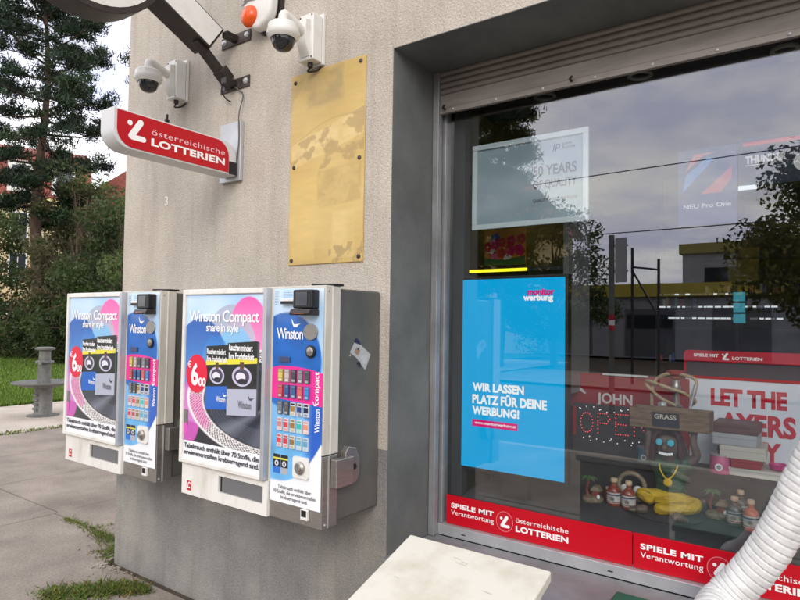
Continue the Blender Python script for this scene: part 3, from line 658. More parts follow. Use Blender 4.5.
    def colfn(a, b):
        C = lin(182,214,238)+(lin(226,238,246)-lin(182,214,238))*np.clip(0.4+0.7*vnoise(a*1.5, b*1.5, 9), 0, 1)[:, None]
        k = np.clip((0.97-b)/0.35, 0, 1)[:, None]; C = C*(1-k)+k*(lin(96,170,222)*0.75+C*0.25)
        d = np.sqrt(((a-0.70)/0.205)**2+((b-0.68)/0.205)**2)-1; mm_ = smooth_in(d, 0.02); C = C*(1-mm_)+mm_*(lin(22,98,182)*(1+0.25*vnoise(a*2, b*2, 5)[:, None]))
        d = 0.30+0.0*a-b; k = np.clip((0.52-b)/0.2, 0, 1)[:, None]*(b < 0.56)[:, None]; C = C*(1-k)+k*(lin(104,176,226)*(1+0.3*vnoise(a*3, b*2, 6)[:, None]))
        k = smooth_in(np.maximum(b-0.52, 0.635-a-(0.52-b)*0), 0.02)*np.clip((a-0.80)/0.06, 0, 1)[:, None]; C = C*(1-k)+k*lin(30,92,190)
        sw = 0.165+0.18*np.clip((a-0.66)/0.25, 0, 1)**2.2; k = smooth_in(b-sw, 0.006); C = C*(1-k)+k*lin(238,240,242)
        k = smooth_in(b-0.160, 0.003); C = C*(1-k)+k*lin(242,242,242)
        return C
    cp = grid_picture('selection_panel', (0,0.0095,0), FRONT, SK, 60, 150, colfn, M_poster, t)
    Pc = Print((0,0.0092,0), FRONT, SK)
    Pc.poly([(0.616,0.515),(0.76,0.508),(0.914,0.498),(0.914,0.634),(0.84,0.648),(0.75,0.656),(0.66,0.655),(0.616,0.645)], rgb(232,40,146))
    Pc.build('pink_field', M_poster, cp); Pc = Print((0,0.0092,0), FRONT, SK)
    for k in range(9): Pc.rect(0.622, 0.622+random.uniform(.018,.03), 0.975-0.007*k, 0.977-0.007*k, rgb(120,140,160), k > 0)
    for k in range(6): Pc.rect(0.675, 0.675+random.uniform(.04,.055), 0.975-0.007*k, 0.977-0.007*k, rgb(120,140,160), True)
    Pc.build('small_print', M_poster, cp); Pc = Print((0,0.0088,0), FRONT, SK); bird(Pc, 0.755, 0.833, 0.055, WH); Pc.build('bird_mark', M_poster, cp)
    Pc = Print((0,0.0088,0), FRONT, SK); bird(Pc, 0.876, 0.505, 0.03, WH); Pc.build('bird_mark', M_poster, cp)
    for i in range(2):
        Pc = Print((0,0.0092,0), FRONT, SK)
        x0 = 0.634+0.046*i; Pc.rect(x0,x0+0.043,0.195,0.276,rgb(28,28,30)); Pc.rect(x0,x0+0.043,0.195,0.222,rgb(40,110,200) if i == 0 else rgb(170,172,178)); Pc.rect(x0,x0+0.043,0.255,0.262,rgb(226,214,70)); Pc.poly(ell(x0+0.021,0.238,0.012,0.012,14), rgb(220,218,226)); Pc.poly(ell(x0+0.021,0.238,0.006,0.007,10), rgb(40,40,44))
        Pc.build('printed_pack', M_poster, cp)
    O2 = (0,0.0070,0)
    text('Winston', (0.642,0.800,0.770,0.818), O2, FRONT, M_inwhite, cp, bold=0.012, spacing=0.88)
    text('compact', (0.873,0.905,0.505,0.640), O2, FRONT, M_inwhite, cp, bold=0.012, rot90=True)
    text('Winston', (0.876,0.903,0.392,0.488), O2, FRONT, M_inwhite, cp, bold=0.012, rot90=True)
    text(WARN2, (0.640,0.890,0.088,0.150), O2, FRONT, M_inblack, cp, bold=0.006, align='CENTER')
    cols_ = [[(204,190,96),(190,186,176),(70,72,78),(130,134,140),(70,76,82)],[(196,84,84),(44,84,140),(50,92,140),(204,96,100),(60,130,196)],
             [(120,124,126),(98,90,86),(158,124,60),(36,60,130),(28,34,60)],[(206,132,128),(214,60,66),(150,112,44),(52,184,172),(222,140,112)],
             [(214,60,66),(206,52,60),(140,108,48),(90,168,190),(96,160,196)]]
    for r_, zc in enumerate((0.615,0.549,0.477,0.407,0.338)):
        for c_ in range(5):
            xc = 0.674+0.039*c_; c0 = cols_[r_][c_]; m = MB()
            m.color(rgb(214,212,208) if (r_ > 2 or (r_ == 2 and c_ > 1)) else rgb(*[int(v*0.8) for v in c0])).box(xc-0.0135,xc+0.0135,0.0015,0.0088,zc-0.027,zc+0.027)
            m.color(rgb(*c0)).box(xc-0.0125,xc+0.0125,0.0008,0.0014,zc-0.010,zc+0.012)
            m.color(rgb(36,36,40) if r_ == 2 and c_ > 1 else rgb(*[min(255,int(v*0.7+50)) for v in c0])).box(xc-0.011,xc+0.011,0.0008,0.0014,zc+0.016,zc+0.024)
            m.color(rgb(*[min(255,int(v*0.5+120)) for v in c0])).box(xc-0.009,xc+0.009,0.0008,0.0014,zc-0.024,zc-0.014)
            m.build('pack_window', M_poster, t)
    # note reader, slot, coin plate, button, display, locks
    nr = MB().box(0.782,0.888,-0.040,0.0092,0.900,0.978).build('note_reader', M_black, t, bevel=0.006)
    MB().box(0.800,0.866,-0.0415,-0.0395,0.912,0.968).build('reader_screen', M_glassd, nr)
    MB().prism([(-0.046,0.898),(-0.058,0.880),(-0.052,0.872),(0.006,0.872),(0.006,0.898)], (0.778,0,0), (0,1,0), (0,0,1), (0.112,0,0)).build('reader_mouth', M_bmetal, nr, bevel=0.003)
    MB().box(0.800,0.866,-0.0595,-0.057,0.8785,0.8815).build('reader_light', mat_once('amber_strip', rgb(190,110,70), 0.4), nr)
    cs_ = MB().box(0.678,0.778,-0.012,0.0092,0.918,0.942).build('coin_shelf', M_white, t, bevel=0.003)
    MB().box(0.682,0.778,-0.0140,-0.0122,0.920,0.932).build('coin_slot', M_black, cs_)
    MB().prism(ell(0.845,0.803,0.040,0.034,24), (0,0.002,0), (1,0,0), (0,0,1), (0,0.006,0)).build('coin_plate', M_steel, t, bevel=0.001)
    bt = MB().lathe([(0.027,0),(0.027,0.006),(0.021,0.008),(0.020,0.004)], (0.846,0.0090,0.722), 24, (0,-1,0)).build('button_ring', M_black, t, smooth=True)
    MB().lathe([(0.019,0),(0.019,0.007),(0.014,0.010),(0.001,0.011)], (0.846,0.0070,0.722), 20, (0,-1,0)).build('button', M_steel, bt, smooth=True)
    MB().box(0.662,0.726,0.0040,0.0090,0.672,0.694).build('price_display', mat_once('lcd', rgb(64,72,104), 0.3), t)
    lk = MB().prism(rrect(0.762,0.850,0.196,0.284,0.010), (0,-0.002,0), (1,0,0), (0,0,1), (0,0.010,0)).build('lock_plate', M_white, t)
    MB().lathe([(0.027,0),(0.027,0.008),(0.019,0.014),(0.015,0.013),(0.013,0.020),(0.001,0.020)], (0.807,-0.002,0.240), 24, (0,-1,0)).build('lock_cylinder', M_steel, lk, smooth=True)
    kp = MB().box(0.812,0.852,-0.002,0.0120,0.030,0.073).build('key_plate', M_plastic, t, bevel=0.002)
    MB().box(0.818,0.846,-0.0032,-0.0018,0.044,0.070).build('key_slot', M_black, kp)
    # hasp on the right flank
    hp = MB().box(0.9225,0.958,0.055,0.165,0.165,0.283).build('hasp', M_steel, t, bevel=0.005)
    MB().prism([(0.118,0.165),(0.200,0.165),(0.222,0.195),(0.222,0.268),(0.196,0.310),(0.150,0.322),(0.130,0.300)], (0.942,0,0), (0,1,0), (0,0,1), (-0.032,0,0)).build('hasp_plate', M_steel, hp, bevel=0.003)
    MB().lathe([(0.012,0),(0.012,0.003),(0.004,0.004)], (0.9425,0.186,0.232), 14, (1,0,0)).build('keyhole', M_black, hp)
    for z in (0.02,0.975): MB().lathe([(0.006,0),(0.005,0.003),(0.001,0.004)], (0.9195,0.03,z), 8, (1,0,0)).build('screw', M_alu, t)
    return t
def thing_part(name, parent):
    o = bpy.data.objects.new(name, None); col.objects.link(o); o.parent = parent; o.empty_display_size = 0.05; return o
def mat_once(name, *a, **k): return MATS.get(name) or mat(name, *a, **k)
ma = make_machine((-2.612,1.83,0.75))
ma['label'] = 'right cigarette machine nearest the shop window with torn sticker on its dark flank'
mb_ = copy_tree(ma); mb_.location = (-3.768,1.83,0.75)
mb_['label'] = 'left cigarette machine at the building corner beside the lawn'
# torn sticker on the right machine only
Pt = Print((0.9110,0,0), SIDE, (0.1,0.39,0.5,0.9))
Pt.poly([(0.180,0.716),(0.214,0.764),(0.236,0.752),(0.258,0.744),(0.325,0.702),(0.288,0.634),(0.262,0.655),(0.226,0.690)], rgb(176,178,176))
Pt.poly([(0.206,0.764),(0.222,0.778),(0.246,0.764),(0.252,0.748),(0.236,0.750),(0.214,0.756)], rgb(36,36,60)); Pt.poly([(0.206,0.716),(0.228,0.738),(0.252,0.722),(0.236,0.700)], rgb(150,126,104)); Pt.poly([(0.226,0.668),(0.248,0.676),(0.262,0.652),(0.246,0.648)], rgb(40,40,44)); Pt.poly([(0.25,0.70),(0.30,0.70),(0.295,0.66),(0.27,0.665)], rgb(188,190,190)); Pt.poly([(0.228,0.728),(0.244,0.738),(0.240,0.722)], rgb(50,46,48)); Pt.poly([(0.176,0.70),(0.186,0.712),(0.184,0.698)], rgb(190,190,190))
Pt.build('torn_sticker', M_print, ma)

# ------------------------------------------------------------------ brass plate
bp = thing('brass_plate', 'tall blank brass plate with stains screwed to the plaster', 'plate', (-2.31,D,1.884))
MB().box(0, 0.50, -0.006, -0.0005, 0, 0.995).build('plate', M_brass, bp, bevel=0.002)
def fbm(a, b, f, seed, octv=4):
    g = np.random.default_rng(seed); out_ = np.zeros_like(a); amp = 1.0
    for o_ in range(octv):
        L_ = g.uniform(-1, 1, (64, 64)); x = a*f+7.3*o_; y = b*f+3.1*o_; xi = np.floor(x).astype(int); yi = np.floor(y).astype(int); u = x-xi; v = y-yi; u = u*u*(3-2*u); v = v*v*(3-2*v)
        q = lambda i, j: L_[(yi+j) % 64, (xi+i) % 64]
        out_ += amp*((q(0,0)*(1-u)+q(1,0)*u)*(1-v)+(q(0,1)*(1-u)+q(1,1)*u)*v); amp *= 0.5; f *= 2
    return out_/1.4
def brass_fn(a, b):
    n1_ = fbm(a, b, 3, 21); n2_ = fbm(a, b, 14, 22); n3_ = fbm(a*0.25, b, 60, 23, 3)
    C = lin(208,180,112)+(lin(192,162,94)-lin(208,180,112))*np.clip(0.5+0.9*n1_, 0, 1)[:, None]
    def box(x0, x1, z0, z1, sl, c, al, edge=0.006):
        nonlocal C
        zz = b-sl*(a-x0); d = np.maximum(np.maximum(x0-a, a-x1), np.maximum(z0-zz, zz-z1))+0.008*n2_
        mk = smooth_in(d, edge)*al*np.clip(0.8+0.7*n2_, 0, 1)[:, None]; C = C*(1-mk)+mk*c
    def blots(mask, seed, f, th, c, al):
        nonlocal C
        k = np.clip((fbm(a-0.5*b, b+0.4*a, f, seed)-th)*6, 0, 1)*mask; C = C*(1-al*k[:, None])+al*k[:, None]*c
    box(0.10,0.38,0.76,0.99,0.10, lin(194,168,106), 0.7, 0.01); box(0.12,0.36,0.80,0.975,0.06, lin(160,140,96), 0.75, 0.025)
    box(0.01,0.49,0.50,0.63,0.24, lin(220,196,136), 0.75, 0.012)
    d = np.abs(b-(0.625+0.05*np.sin(a*7)+0.28*np.clip(a-0.10,0,1)))-0.002; mk = smooth_in(d, 0.006)*0.55; C = C*(1-mk)+mk*lin(150,124,74)
    blots((b > 0.48) & (b < 0.62+0.26*a), 31, 13, 0.12, lin(170,144,92), 0.75)
    box(0.20,0.485,0.285,0.47,0.04, lin(176,150,94), 0.7, 0.01); blots((a > 0.22) & (b > 0.29) & (b < 0.47), 37, 26, 0.1, lin(206,178,116), 0.5)
    box(0.02,0.185,0.02,0.44,0.0, lin(214,184,108), 0.5, 0.01); box(0.30,0.44,0.03,0.26,0.0, lin(220,194,132), 0.5, 0.02)
    blots((a > 0.28) & (b < 0.10), 33, 24, 0.0, lin(158,134,84), 0.7); blots(np.ones_like(a), 41, 7, 0.45, lin(170,146,92), 0.4)
    return C*(1+0.05*n3_[:, None])
grid_picture('tarnish', (0,-0.0063,0), FRONT, (0.003,0.497,0.003,0.992), 150, 300, brass_fn, attr_mat('brass_tarnish', 0.42, 0.6), bp)
for x, z in ((0.03,0.955),(0.47,0.97),(0.03,0.51),(0.47,0.50),(0.025,0.025),(0.475,0.025)):
    MB().lathe([(0.011,0),(0.010,0.004),(0.004,0.007),(0.001,0.007)], (x,-0.0065,z), 10, (0,-1,0)).build('screw', M_rust, bp)

# ------------------------------------------------------------------ dome cameras
def dome(loc, label):
    t = thing('security_camera', label, 'camera', loc, 0, 'dome cameras on the wall')
    MB().box(-0.056,0.056,-0.018,-0.001,-0.125,0.135).build('wall_plate', M_plastic, t, bevel=0.003)
    MB().box(-0.050,0.050,-0.085,-0.019,-0.118,0.118).build('junction_box', M_plastic, t, bevel=0.006)
    MB().prism([(-0.115,-0.045),(-0.088,-0.10),(-0.086,-0.10),(-0.086,0.085),(-0.115,0.075)], (-0.030,0,0), (0,1,0), (0,0,1), (0.06,0,0)).build('bracket_foot', M_plastic, t, bevel=0.004)
    MB().tube([(0,-0.08,0.012),(0,-0.12,0.022),(0,-0.20,0.046)]+bez((0,-0.205,0.0475),(0,-0.237,0.057),(0,-0.237,0.052),(0,-0.237,0.02),8)+[(0,-0.237,-0.005)], 0.025, 14).build('arm', M_plastic, t, smooth=True)
    h = MB().lathe([(0.026,0.006),(0.064,0.002),(0.073,-0.006),(0.075,-0.034),(0.079,-0.037),(0.079,-0.047),(0.075,-0.060),(0.062,-0.072),(0.056,-0.068),(0.001,-0.068)], (0,-0.237,0), 32).build('housing', M_plastic, t, smooth=True)
    MB().lathe([(0.056,-0.068),(0.054,-0.088),(0.046,-0.107),(0.032,-0.121),(0.015,-0.128),(0.001,-0.129)], (0,-0.237,0), 28).build('dome', M_dome, h, smooth=True)
    for a in (0.6, 2.2, 4.2): MB().lathe([(0.004,0),(0.003,0.002),(0.0005,0.0025)], (0.074*math.cos(a),-0.237+0.076*math.sin(a),-0.056), 8, (math.cos(a),math.sin(a),-.3)).build('screw', M_bmetal, h)
    MB().lathe([(0.014,0),(0.014,0.02),(0.010,0.024)], (0,-0.05,-0.118), 12, (0,0,-1)).build('cable_gland', M_bmetal, t)
    MB().tube(catmull([(0.0,-0.05,-0.14),(-0.02,-0.045,-0.155),(0.01,-0.02,-0.15),(0.03,-0.004,-0.13)],5), 0.005, 7).build('cable', M_bmetal, t, smooth=True)
    for x, z in ((-0.04,0.106),(0.04,0.106),(0.04,-0.106)): MB().lathe([(0.005,0),(0.004,0.002),(0.0005,0.003)], (x,-0.0855,z), 8, (0,-1,0)).build('screw', M_bmetal, t)
    return t
dome((-3.265,D,3.055), 'white dome camera above the red lottery sign near the building corner')
dome((-2.135,D,3.015), 'white dome camera above the brass plate')

# ------------------------------------------------------------------ projecting lottery sign
ls = thing('lottery_sign', 'red and white projecting lottery sign with rounded ends', 'sign', (-2.71,D,2.40))
MB().prism([(-0.155,-0.022),(0.022,-0.022),(0.022,0.315),(-0.155,0.315)], (0,-0.024,0), (1,0,0), (0,0,1), (0,0.023,0)).build('wall_plate', M_alu, ls, bevel=0.003)
prof = rrect(-0.745,-0.030,0.0,0.185,0.088,9,(1,0,1,0))
prof = [(a, b) for a, b in prof]
MB().prism(prof, (0,0,0), (0,1,0), (0,0,1), (-0.115,0,0)).build('housing', mat_once('sign_casing', rgb(206,206,204), 0.35), ls, bevel=0.006)
prof2 = rrect(-0.727,-0.085,0.010,0.176,0.082,9,(1,0,1,0))
MB().prism(prof2, (0.002,0,0), (0,1,0), (0,0,1), (-0.003,0,0)).build('red_face', M_signred, ls)
MB().box(-0.010,0.003,-0.082,-0.024,0.004,0.074).build('end_block', M_black, ls)
O = (0.0022,0,0)
text('österreichische', (-0.552,-0.112,0.098,0.128), O, SIDE, mat_once('pale_pink_ink', rgb(236,190,196), 0.4), ls, bold=0.004, spacing=1.08)
text('LOTTERIEN', (-0.552,-0.112,0.044,0.082), O, SIDE, M_inwhite, ls, bold=0.04, spacing=1.06)
P = Print((0.0022,0,0), SIDE, (-0.75,0,0,0.2)); lott_mark(P, -0.628, 0.098, 0.10, WH); P.build('lottery_mark', M_print, ls)
MB().box(-0.012,0.0,-0.475,-0.455,0.186,0.200).box(-0.010,-0.002,-0.470,-0.46,0.200,0.225).build('fixing_lug', M_black, ls)
MB().tube(catmull([(0.0,-0.03,0.075),(0.012,-0.028,0.2),(0.006,-0.026,0.35),(0.02,-0.012,0.46),(-0.02,-0.012,0.50),(-0.06,-0.02,0.53)],8), 0.0035, 6).build('cable', mat_once('grey_cable', rgb(84,82,80), 0.6), ls, smooth=True)

# ------------------------------------------------------------------ projecting tobacco sign on two brackets (mostly above the frame)
ts = thing('projecting_sign', 'white projecting sign with black rim, round head and slanted stem on two wall brackets', 'sign', (-2.77,D,2.94))
stem_o = [(-0.178,0.146),(-0.088,0.284),(-0.85,0.642),(-0.85,0.455)]; stem_i = [(-0.185,0.160),(-0.104,0.281),(-0.84,0.627),(-0.84,0.466)]
MB().prism(stem_o, (0,0,0), (0,1,0), (0,0,1), (-0.14,0,0)).build('stem_case', M_bmetal, ts, bevel=0.004)
MB().prism(stem_i, (0.0025,0,0), (0,1,0), (0,0,1), (-0.004,0,0)).build('stem_face', M_plastic, ts)
MB().prism(ell(-0.847,0.485,0.405,0.400,48), (0.006,0,0), (0,1,0), (0,0,1), (-0.15,0,0)).build('head_rim', M_bmetal, ts, bevel=0.004)
MB().prism(ell(-0.847,0.485,0.375,0.370,48), (0.0085,0,0), (0,1,0), (0,0,1), (-0.004,0,0)).build('head_face', M_plastic, ts)
MB().obox((-0.045,-0.115,0.085), (0.022,0,0), (0,-0.125,0.095), (0,0.014,0.018)).build('lower_rail', M_bmetal, ts, bevel=0.003)
MB().obox((-0.040,-0.055,0.048), (0.034,0,0), (0,-0.030,0.023), (0,0.020,0.026)).build('hinge', M_bmetal, ts, bevel=0.004)
for z in (0.0, 0.262):
    b = MB().box(-0.125,0.125,-0.009,-0.001,z-0.032,z+0.032).build('wall_bracket', M_rust, ts, bevel=0.002)
    MB().box(-0.022,0.022,-0.085,-0.0095,z-0.016,z+0.016).build('bracket_tongue', M_bmetal, b)
    for x in (-0.098, 0.098): MB().lathe([(0.020,0),(0.018,0.006),(0.010,0.013),(0.001,0.013)], (x,-0.0095,z), 6, (0,-1,0)).build('bolt', M_alu, b)
MB().tube(catmull([(-0.03,-0.06,0.02),(-0.06,-0.05,-0.03),(-0.05,-0.03,-0.075),(-0.015,-0.02,-0.10)],6), 0.004, 6).build('loose_cable', M_black, ts, smooth=True)

# ------------------------------------------------------------------ alarm siren
al = thing('alarm_siren', 'white alarm siren with orange lens at the top of the wall', 'alarm', (-2.505,D,3.155))
MB().prism([(a,b) for a,b in [(-0.03,0.005),(0.03,0.0),(0.085,0.03),(0.118,0.09),(0.125,0.17),(0.11,0.36),(-0.13,0.40),(-0.135,0.2),(-0.115,0.10),(-0.075,0.04)]], (0,-0.020,0), (1,0,0), (0,0,1), (0,0.019,0)).build('back_plate', M_bmetal, al)
MB().prism([(-0.03,0.012),(0.02,0.008),(0.072,0.035),(0.10,0.09),(0.108,0.17),(0.095,0.35),(-0.12,0.39),(-0.127,0.2),(-0.105,0.10),(-0.07,0.045)], (0,-0.085,0), (1,0,0), (0,0,1), (0,0.064,0)).build('cover', M_plastic, al, bevel=0.02, seg=4, smooth=True)
MB().lathe([(0.058,0),(0.058,0.012),(0.050,0.028),(0.030,0.040),(0.001,0.044)], (-0.055,-0.078,0.088), 24, (0,-1,0)).build('orange_lens', M_orange, al, smooth=True)
for k in range(4): MB().tube([(-0.118+0.01*k,-0.087,0.165+0.018*k),(-0.065,-0.092,0.182+0.018*k),(-0.01,-0.088,0.172+0.018*k)], 0.004, 6).build('vent_louvre', mat_once('vent_grey', rgb(150,150,150), 0.5), al)
# ------------------------------------------------------------------ exhaust hose
def hose():
    path = catmull([(0.62,2.628,1.70),(0.56,2.56,1.705),(0.42,2.47,1.69),(0.19,2.445,1.53),(0.0,2.45,1.27),(-0.095,2.45,1.06),(-0.175,2.45,0.865),(-0.255,2.45,0.735),(-0.325,2.42,0.645),(-0.345,2.31,0.622),(-0.29,2.19,0.60),(-0.22,2.09,0.52),(-0.20,2.06,0.30),(-0.20,2.06,0.07)], 60)
    pitch = 0.026; k = len(path); s = 0; rad = []; n = 28; vs = []; fs = []
    L = [0]
    for i in range(1, k): L.append(L[-1]+(path[i]-path[i-1]).length)
    a = Vector((0,1,0)); m = MB()
    for i in range(k):
        t = (path[min(i+1,k-1)]-path[max(i-1,0)]).normalized(); a = (a-t*a.dot(t)).normalized(); b = t.cross(a)
        for j in range(n):
            an = 2*math.pi*j/n; ph = (L[i]/pitch+0.25*math.sin(L[i]*11)+0.12*math.sin(L[i]*37)+j/n) % 1.0
            r = 0.0665-0.0052*max(0, math.cos(2*math.pi*ph))**7+0.0014*math.sin(an*7+L[i]*130)*math.sin(L[i]*61+an*3)+0.0011*math.sin(an*3+L[i]*23)
            vs.append(path[i]+(a*math.cos(an)+b*math.sin(an))*r)
    for i in range(k-1):
        for j in range(n): fs.append((i*n+j, i*n+(j+1) % n, (i+1)*n+(j+1) % n, (i+1)*n+j))
    m.add(vs, fs); return m.build('exhaust_hose', M_hose, None, smooth=True, angle=80)
ho_ = hose(); MB().lathe([(0.095,0),(0.095,0.010),(0.074,0.014),(0.072,0.05),(0.066,0.05)], (0.625,2.636,1.70), 28, (-0.55,-0.83,0.05)).build('wall_collar', M_plastic, ho_, smooth=True)
tag(ho_, 'white ribbed exhaust hose curving down in front of the shop window', 'hose')

# ------------------------------------------------------------------ white lidded box on the pavement
wb = thing('lidded_box', 'off white box with sloping lid standing under the shop window', 'box', (-0.968,1.63,0))
def P3(x, y, z): return (x+0.968, y-1.63, z)
def slope_z(y): return 0.85-(1.80-y)*0.3125
x0, x1, ya, yb = -1.229, -0.707, 1.80, 1.30
bx_ = [P3(x0+.02,yb+.02,0.0),P3(x1-.02,yb+.02,0.0),P3(x1-.02,ya-.02,0.0),P3(x0+.02,ya-.02,0.0),P3(x0+.02,yb+.02,slope_z(yb+.02)-.035),P3(x1-.02,yb+.02,slope_z(yb+.02)-.035),P3(x1-.02,ya-.02,slope_z(ya-.02)-.035),P3(x0+.02,ya-.02,slope_z(ya-.02)-.035)]
BF = [(0,3,2,1),(4,5,6,7),(0,1,5,4),(1,2,6,5),(2,3,7,6),(3,0,4,7)]
MB().add(bx_, BF).build('body', mat_once('grey_box_side', rgb(190,188,180), 0.5, c2=rgb(170,168,160), scale=6), wb, bevel=0.006)
lid = [P3(x0,yb,slope_z(yb)-.034),P3(x1,yb,slope_z(yb)-.034),P3(x1,ya,slope_z(ya)-.034),P3(x0,ya,slope_z(ya)-.034),P3(x0,yb,slope_z(yb)),P3(x1,yb,slope_z(yb)),P3(x1,ya,slope_z(ya)),P3(x0,ya,slope_z(ya))]
lo = MB().add(lid, BF).build('lid', M_box, wb, bevel=0.006, seg=3)
Pl = Print(P3(0,1.80,0.8506), ((1,0,0),(0,0.95448,0.29827)), (-1.2,-.72,-.5,0), step=0.0001)
for x, y, l in ((-1.02,-.055,.03),(-0.985,-.065,.025),(-1.0,-.075,.04),(-1.15,-.21,.02),(-0.86,-.16,.03)): Pl.poly([(x,y),(x+l,y-.004),(x+l,y-.0055),(x,y-.0015)], rgb(150,142,124))
o = Pl.build('scuffs', M_print, wb)

# green crate below the sill
gc = thing('green_crate', 'dark green plastic crate on the pavement beside the hose', 'crate', (-0.48,1.98,0))
MB().box(-0.138,0.13,-0.24,0.215,0.0,0.64).build('body', M_greenc, gc, bevel=0.01)
MB().box(-0.148,0.14,-0.252,0.224,0.641,0.672).build('rim', M_greenc, gc, bevel=0.006)

# ------------------------------------------------------------------ window display
lg = MB(); nx, ny = 90, 24; V = []; F = []
for j in range(ny+1):
    for i in range(nx+1):
        x = -1.53+3.2*i/nx; y = 2.675+0.60*j/ny
        z = 0.742+0.006*math.sin(x*7+y*5)+0.005*math.sin(x*19-y*13)+0.010*max(0,math.sin(x*3.1+2+y*6))**4
        if j < 5: z -= 0.05*((5-j)/5)**1.5*(0.7+0.3*math.sin(x*9))
        V.append((x,y,z)); 
for j in range(ny):
    for i in range(nx): F.append((j*(nx+1)+i, j*(nx+1)+i+1, (j+1)*(nx+1)+i+1, (j+1)*(nx+1)+i))
dl = thing('display_ledge', 'charcoal cloth covered ledge inside the shop window', 'ledge', (0,2.68,0.02))
ch = MB().add([(a,b-2.68,c-.02) for a,b,c in V], F).build('cloth', M_cloth, dl, smooth=True, angle=80)
MB().box(-1.53,1.67,0.03,0.55,0.0,0.66).build('ledge_box', M_indark, dl)
MB().box(-1.20,1.67,0.552,1.05,0.0,0.885).build('riser', M_indark, dl, bevel=0.005)

# advertising screen
sc = thing('advertising_screen', 'upright advertising screen glowing blue behind the glass', 'screen', (-1.539,2.70,0.883))
MB().box(-0.014,0.550,0.003,0.05,-0.014,0.950).build('case', M_black, sc, bevel=0.004)
pn = MB().box(0,0.536,0.0,0.0028,0,0.935).build('panel', M_screen, sc)
O = (0,-0.0002,0)
text('monitor', (0.352,0.486,0.852,0.884), O, FRONT, M_scrp, pn, bold=0.05)
text('werbung', (0.330,0.480,0.818,0.858), O, FRONT, M_scrw, pn, bold=0.05)
text('WIR LASSEN', (0.061,0.338,0.378,0.421), O, FRONT, M_scrw, pn, bold=0.045)
text('PLATZ FÜR DEINE', (0.061,0.452,0.316,0.372), O, FRONT, M_scrw, pn, bold=0.045)
text('WERBUNG!', (0.061,0.314,0.262,0.305), O, FRONT, M_scrw, pn, bold=0.045)
MB().box(0.061,0.306,-0.0008,-0.0003,0.204,0.238).build('pink_bar', M_scrp, pn)
text('www.monitorwerbung.at', (0.076,0.298,0.212,0.231), (0,-0.0009,0), FRONT, M_scrw, pn, bold=0.02)
MB().box(0.2,0.336,0.052,0.10,-0.13,0.5).build('stand', M_black, sc)

# framed poster behind the pane
fp = thing('framed_poster', 'pale framed poster reading 50 years of quality hung behind the glass', 'poster', (-1.512,2.745,2.076))
for a in ((0,0.602,0,0.026),(0,0.602,0.409,0.435),(0,0.026,0.0265,0.4085),(0.576,0.602,0.0265,0.4085)):
    MB().box(a[0],a[1],-0.008,0.008,a[2],a[3]).build('frame_bar', mat_once('pale_frame', rgb(186,196,198), 0.5), fp, bevel=0.002)
def p50(a, b):
    C = lin(120,140,148)+(lin(158,172,178)-lin(120,140,148))*np.clip(0.5+0.6*vnoise(a, b, 12), 0, 1)[:, None]; return C
sp_ = grid_picture('sheet', (0,0.004,0), FRONT, (0.0262,0.5758,0.0262,0.4088), 40, 30, p50, M_print, fp)
MB().box(0.005,0.597,0.0085,0.014,0.005,0.43).build('back_board', M_indark, fp)
O = (0,0.0034,0); TG = mat_once('taupe_ink', rgb(40,34,38), 0.6)
text('50 YEARS', (0.330,0.545,0.236,0.286), O, FRONT, TG, sp_, bold=0.025)
text('OF QUALITY', (0.330,0.545,0.168,0.216), O, FRONT, TG, sp_, bold=0.02)
text('QUALITY YOU CAN TASTE', (0.330,0.548,0.108,0.126), O, FRONT, mat_once('light_taupe', rgb(66,62,66), 0.6), sp_, bold=0.015)
text('jp', (0.425,0.465,0.345,0.390), O, FRONT, TG, sp_, bold=0.0, shear=0.2)
text('JOHN\nPLAYER', (0.474,0.538,0.352,0.382), O, FRONT, TG, sp_, bold=0.01)

# yellow shelving with lit shelves at the left of the window
ys = thing('yellow_shelf_unit', 'olive yellow shelf unit with glowing yellow strip left of the screen', 'shelf unit', (-1.85,3.25,0.02))
MB().box(0.0,0.03,-0.10,0.35,0,2.9).build('side_panel', M_olive, ys)
MB().box(0.03,0.64,0.33,0.36,0,2.9).build('back_panel', M_olive, ys)
MB().box(0.64,0.67,-0.02,0.329,1.2,2.9).build('side_panel', mat_once('grey_post', rgb(120,122,124), 0.5), ys)
for z in (0.7,1.1,1.5,1.88,2.45): MB().box(0.031,0.639,-0.05,0.329,z,z+0.02).build('shelf', M_indark, ys)
MB().box(0.035,0.44,-0.062,-0.0505,1.880,1.896).build('light_strip', M_ledy, ys)
pf = thing('flower_picture', 'bright pink and orange flower picture on the yellow shelf', 'picture', (-1.69,3.22,1.94))
MB().box(0,0.26,0,0.01,0,0.21).build('board', mat_once('orange_board', rgb(206,140,44), 0.6), pf)
Pf = Print((0,-0.0005,0), FRONT, (0,0.26,0,0.21))
for k in range(16):
    x, z = random.uniform(0.02,0.24), random.uniform(0.03,0.19); c = random.choice([(226,40,110),(216,30,80),(240,120,160),(236,236,240),(220,60,60),(60,110,190)])
    for q in range(5): Pf.poly(ell(x+0.018*math.cos(q*1.257),z+0.018*math.sin(q*1.257),0.014,0.014,9), rgb(*c), q > 0)
Pf.poly([(0,0),(0.26,0),(0.26,0.05),(0.13,0.03),(0,0.045)], rgb(70,110,60)); Pf.build('flowers', M_print, pf)

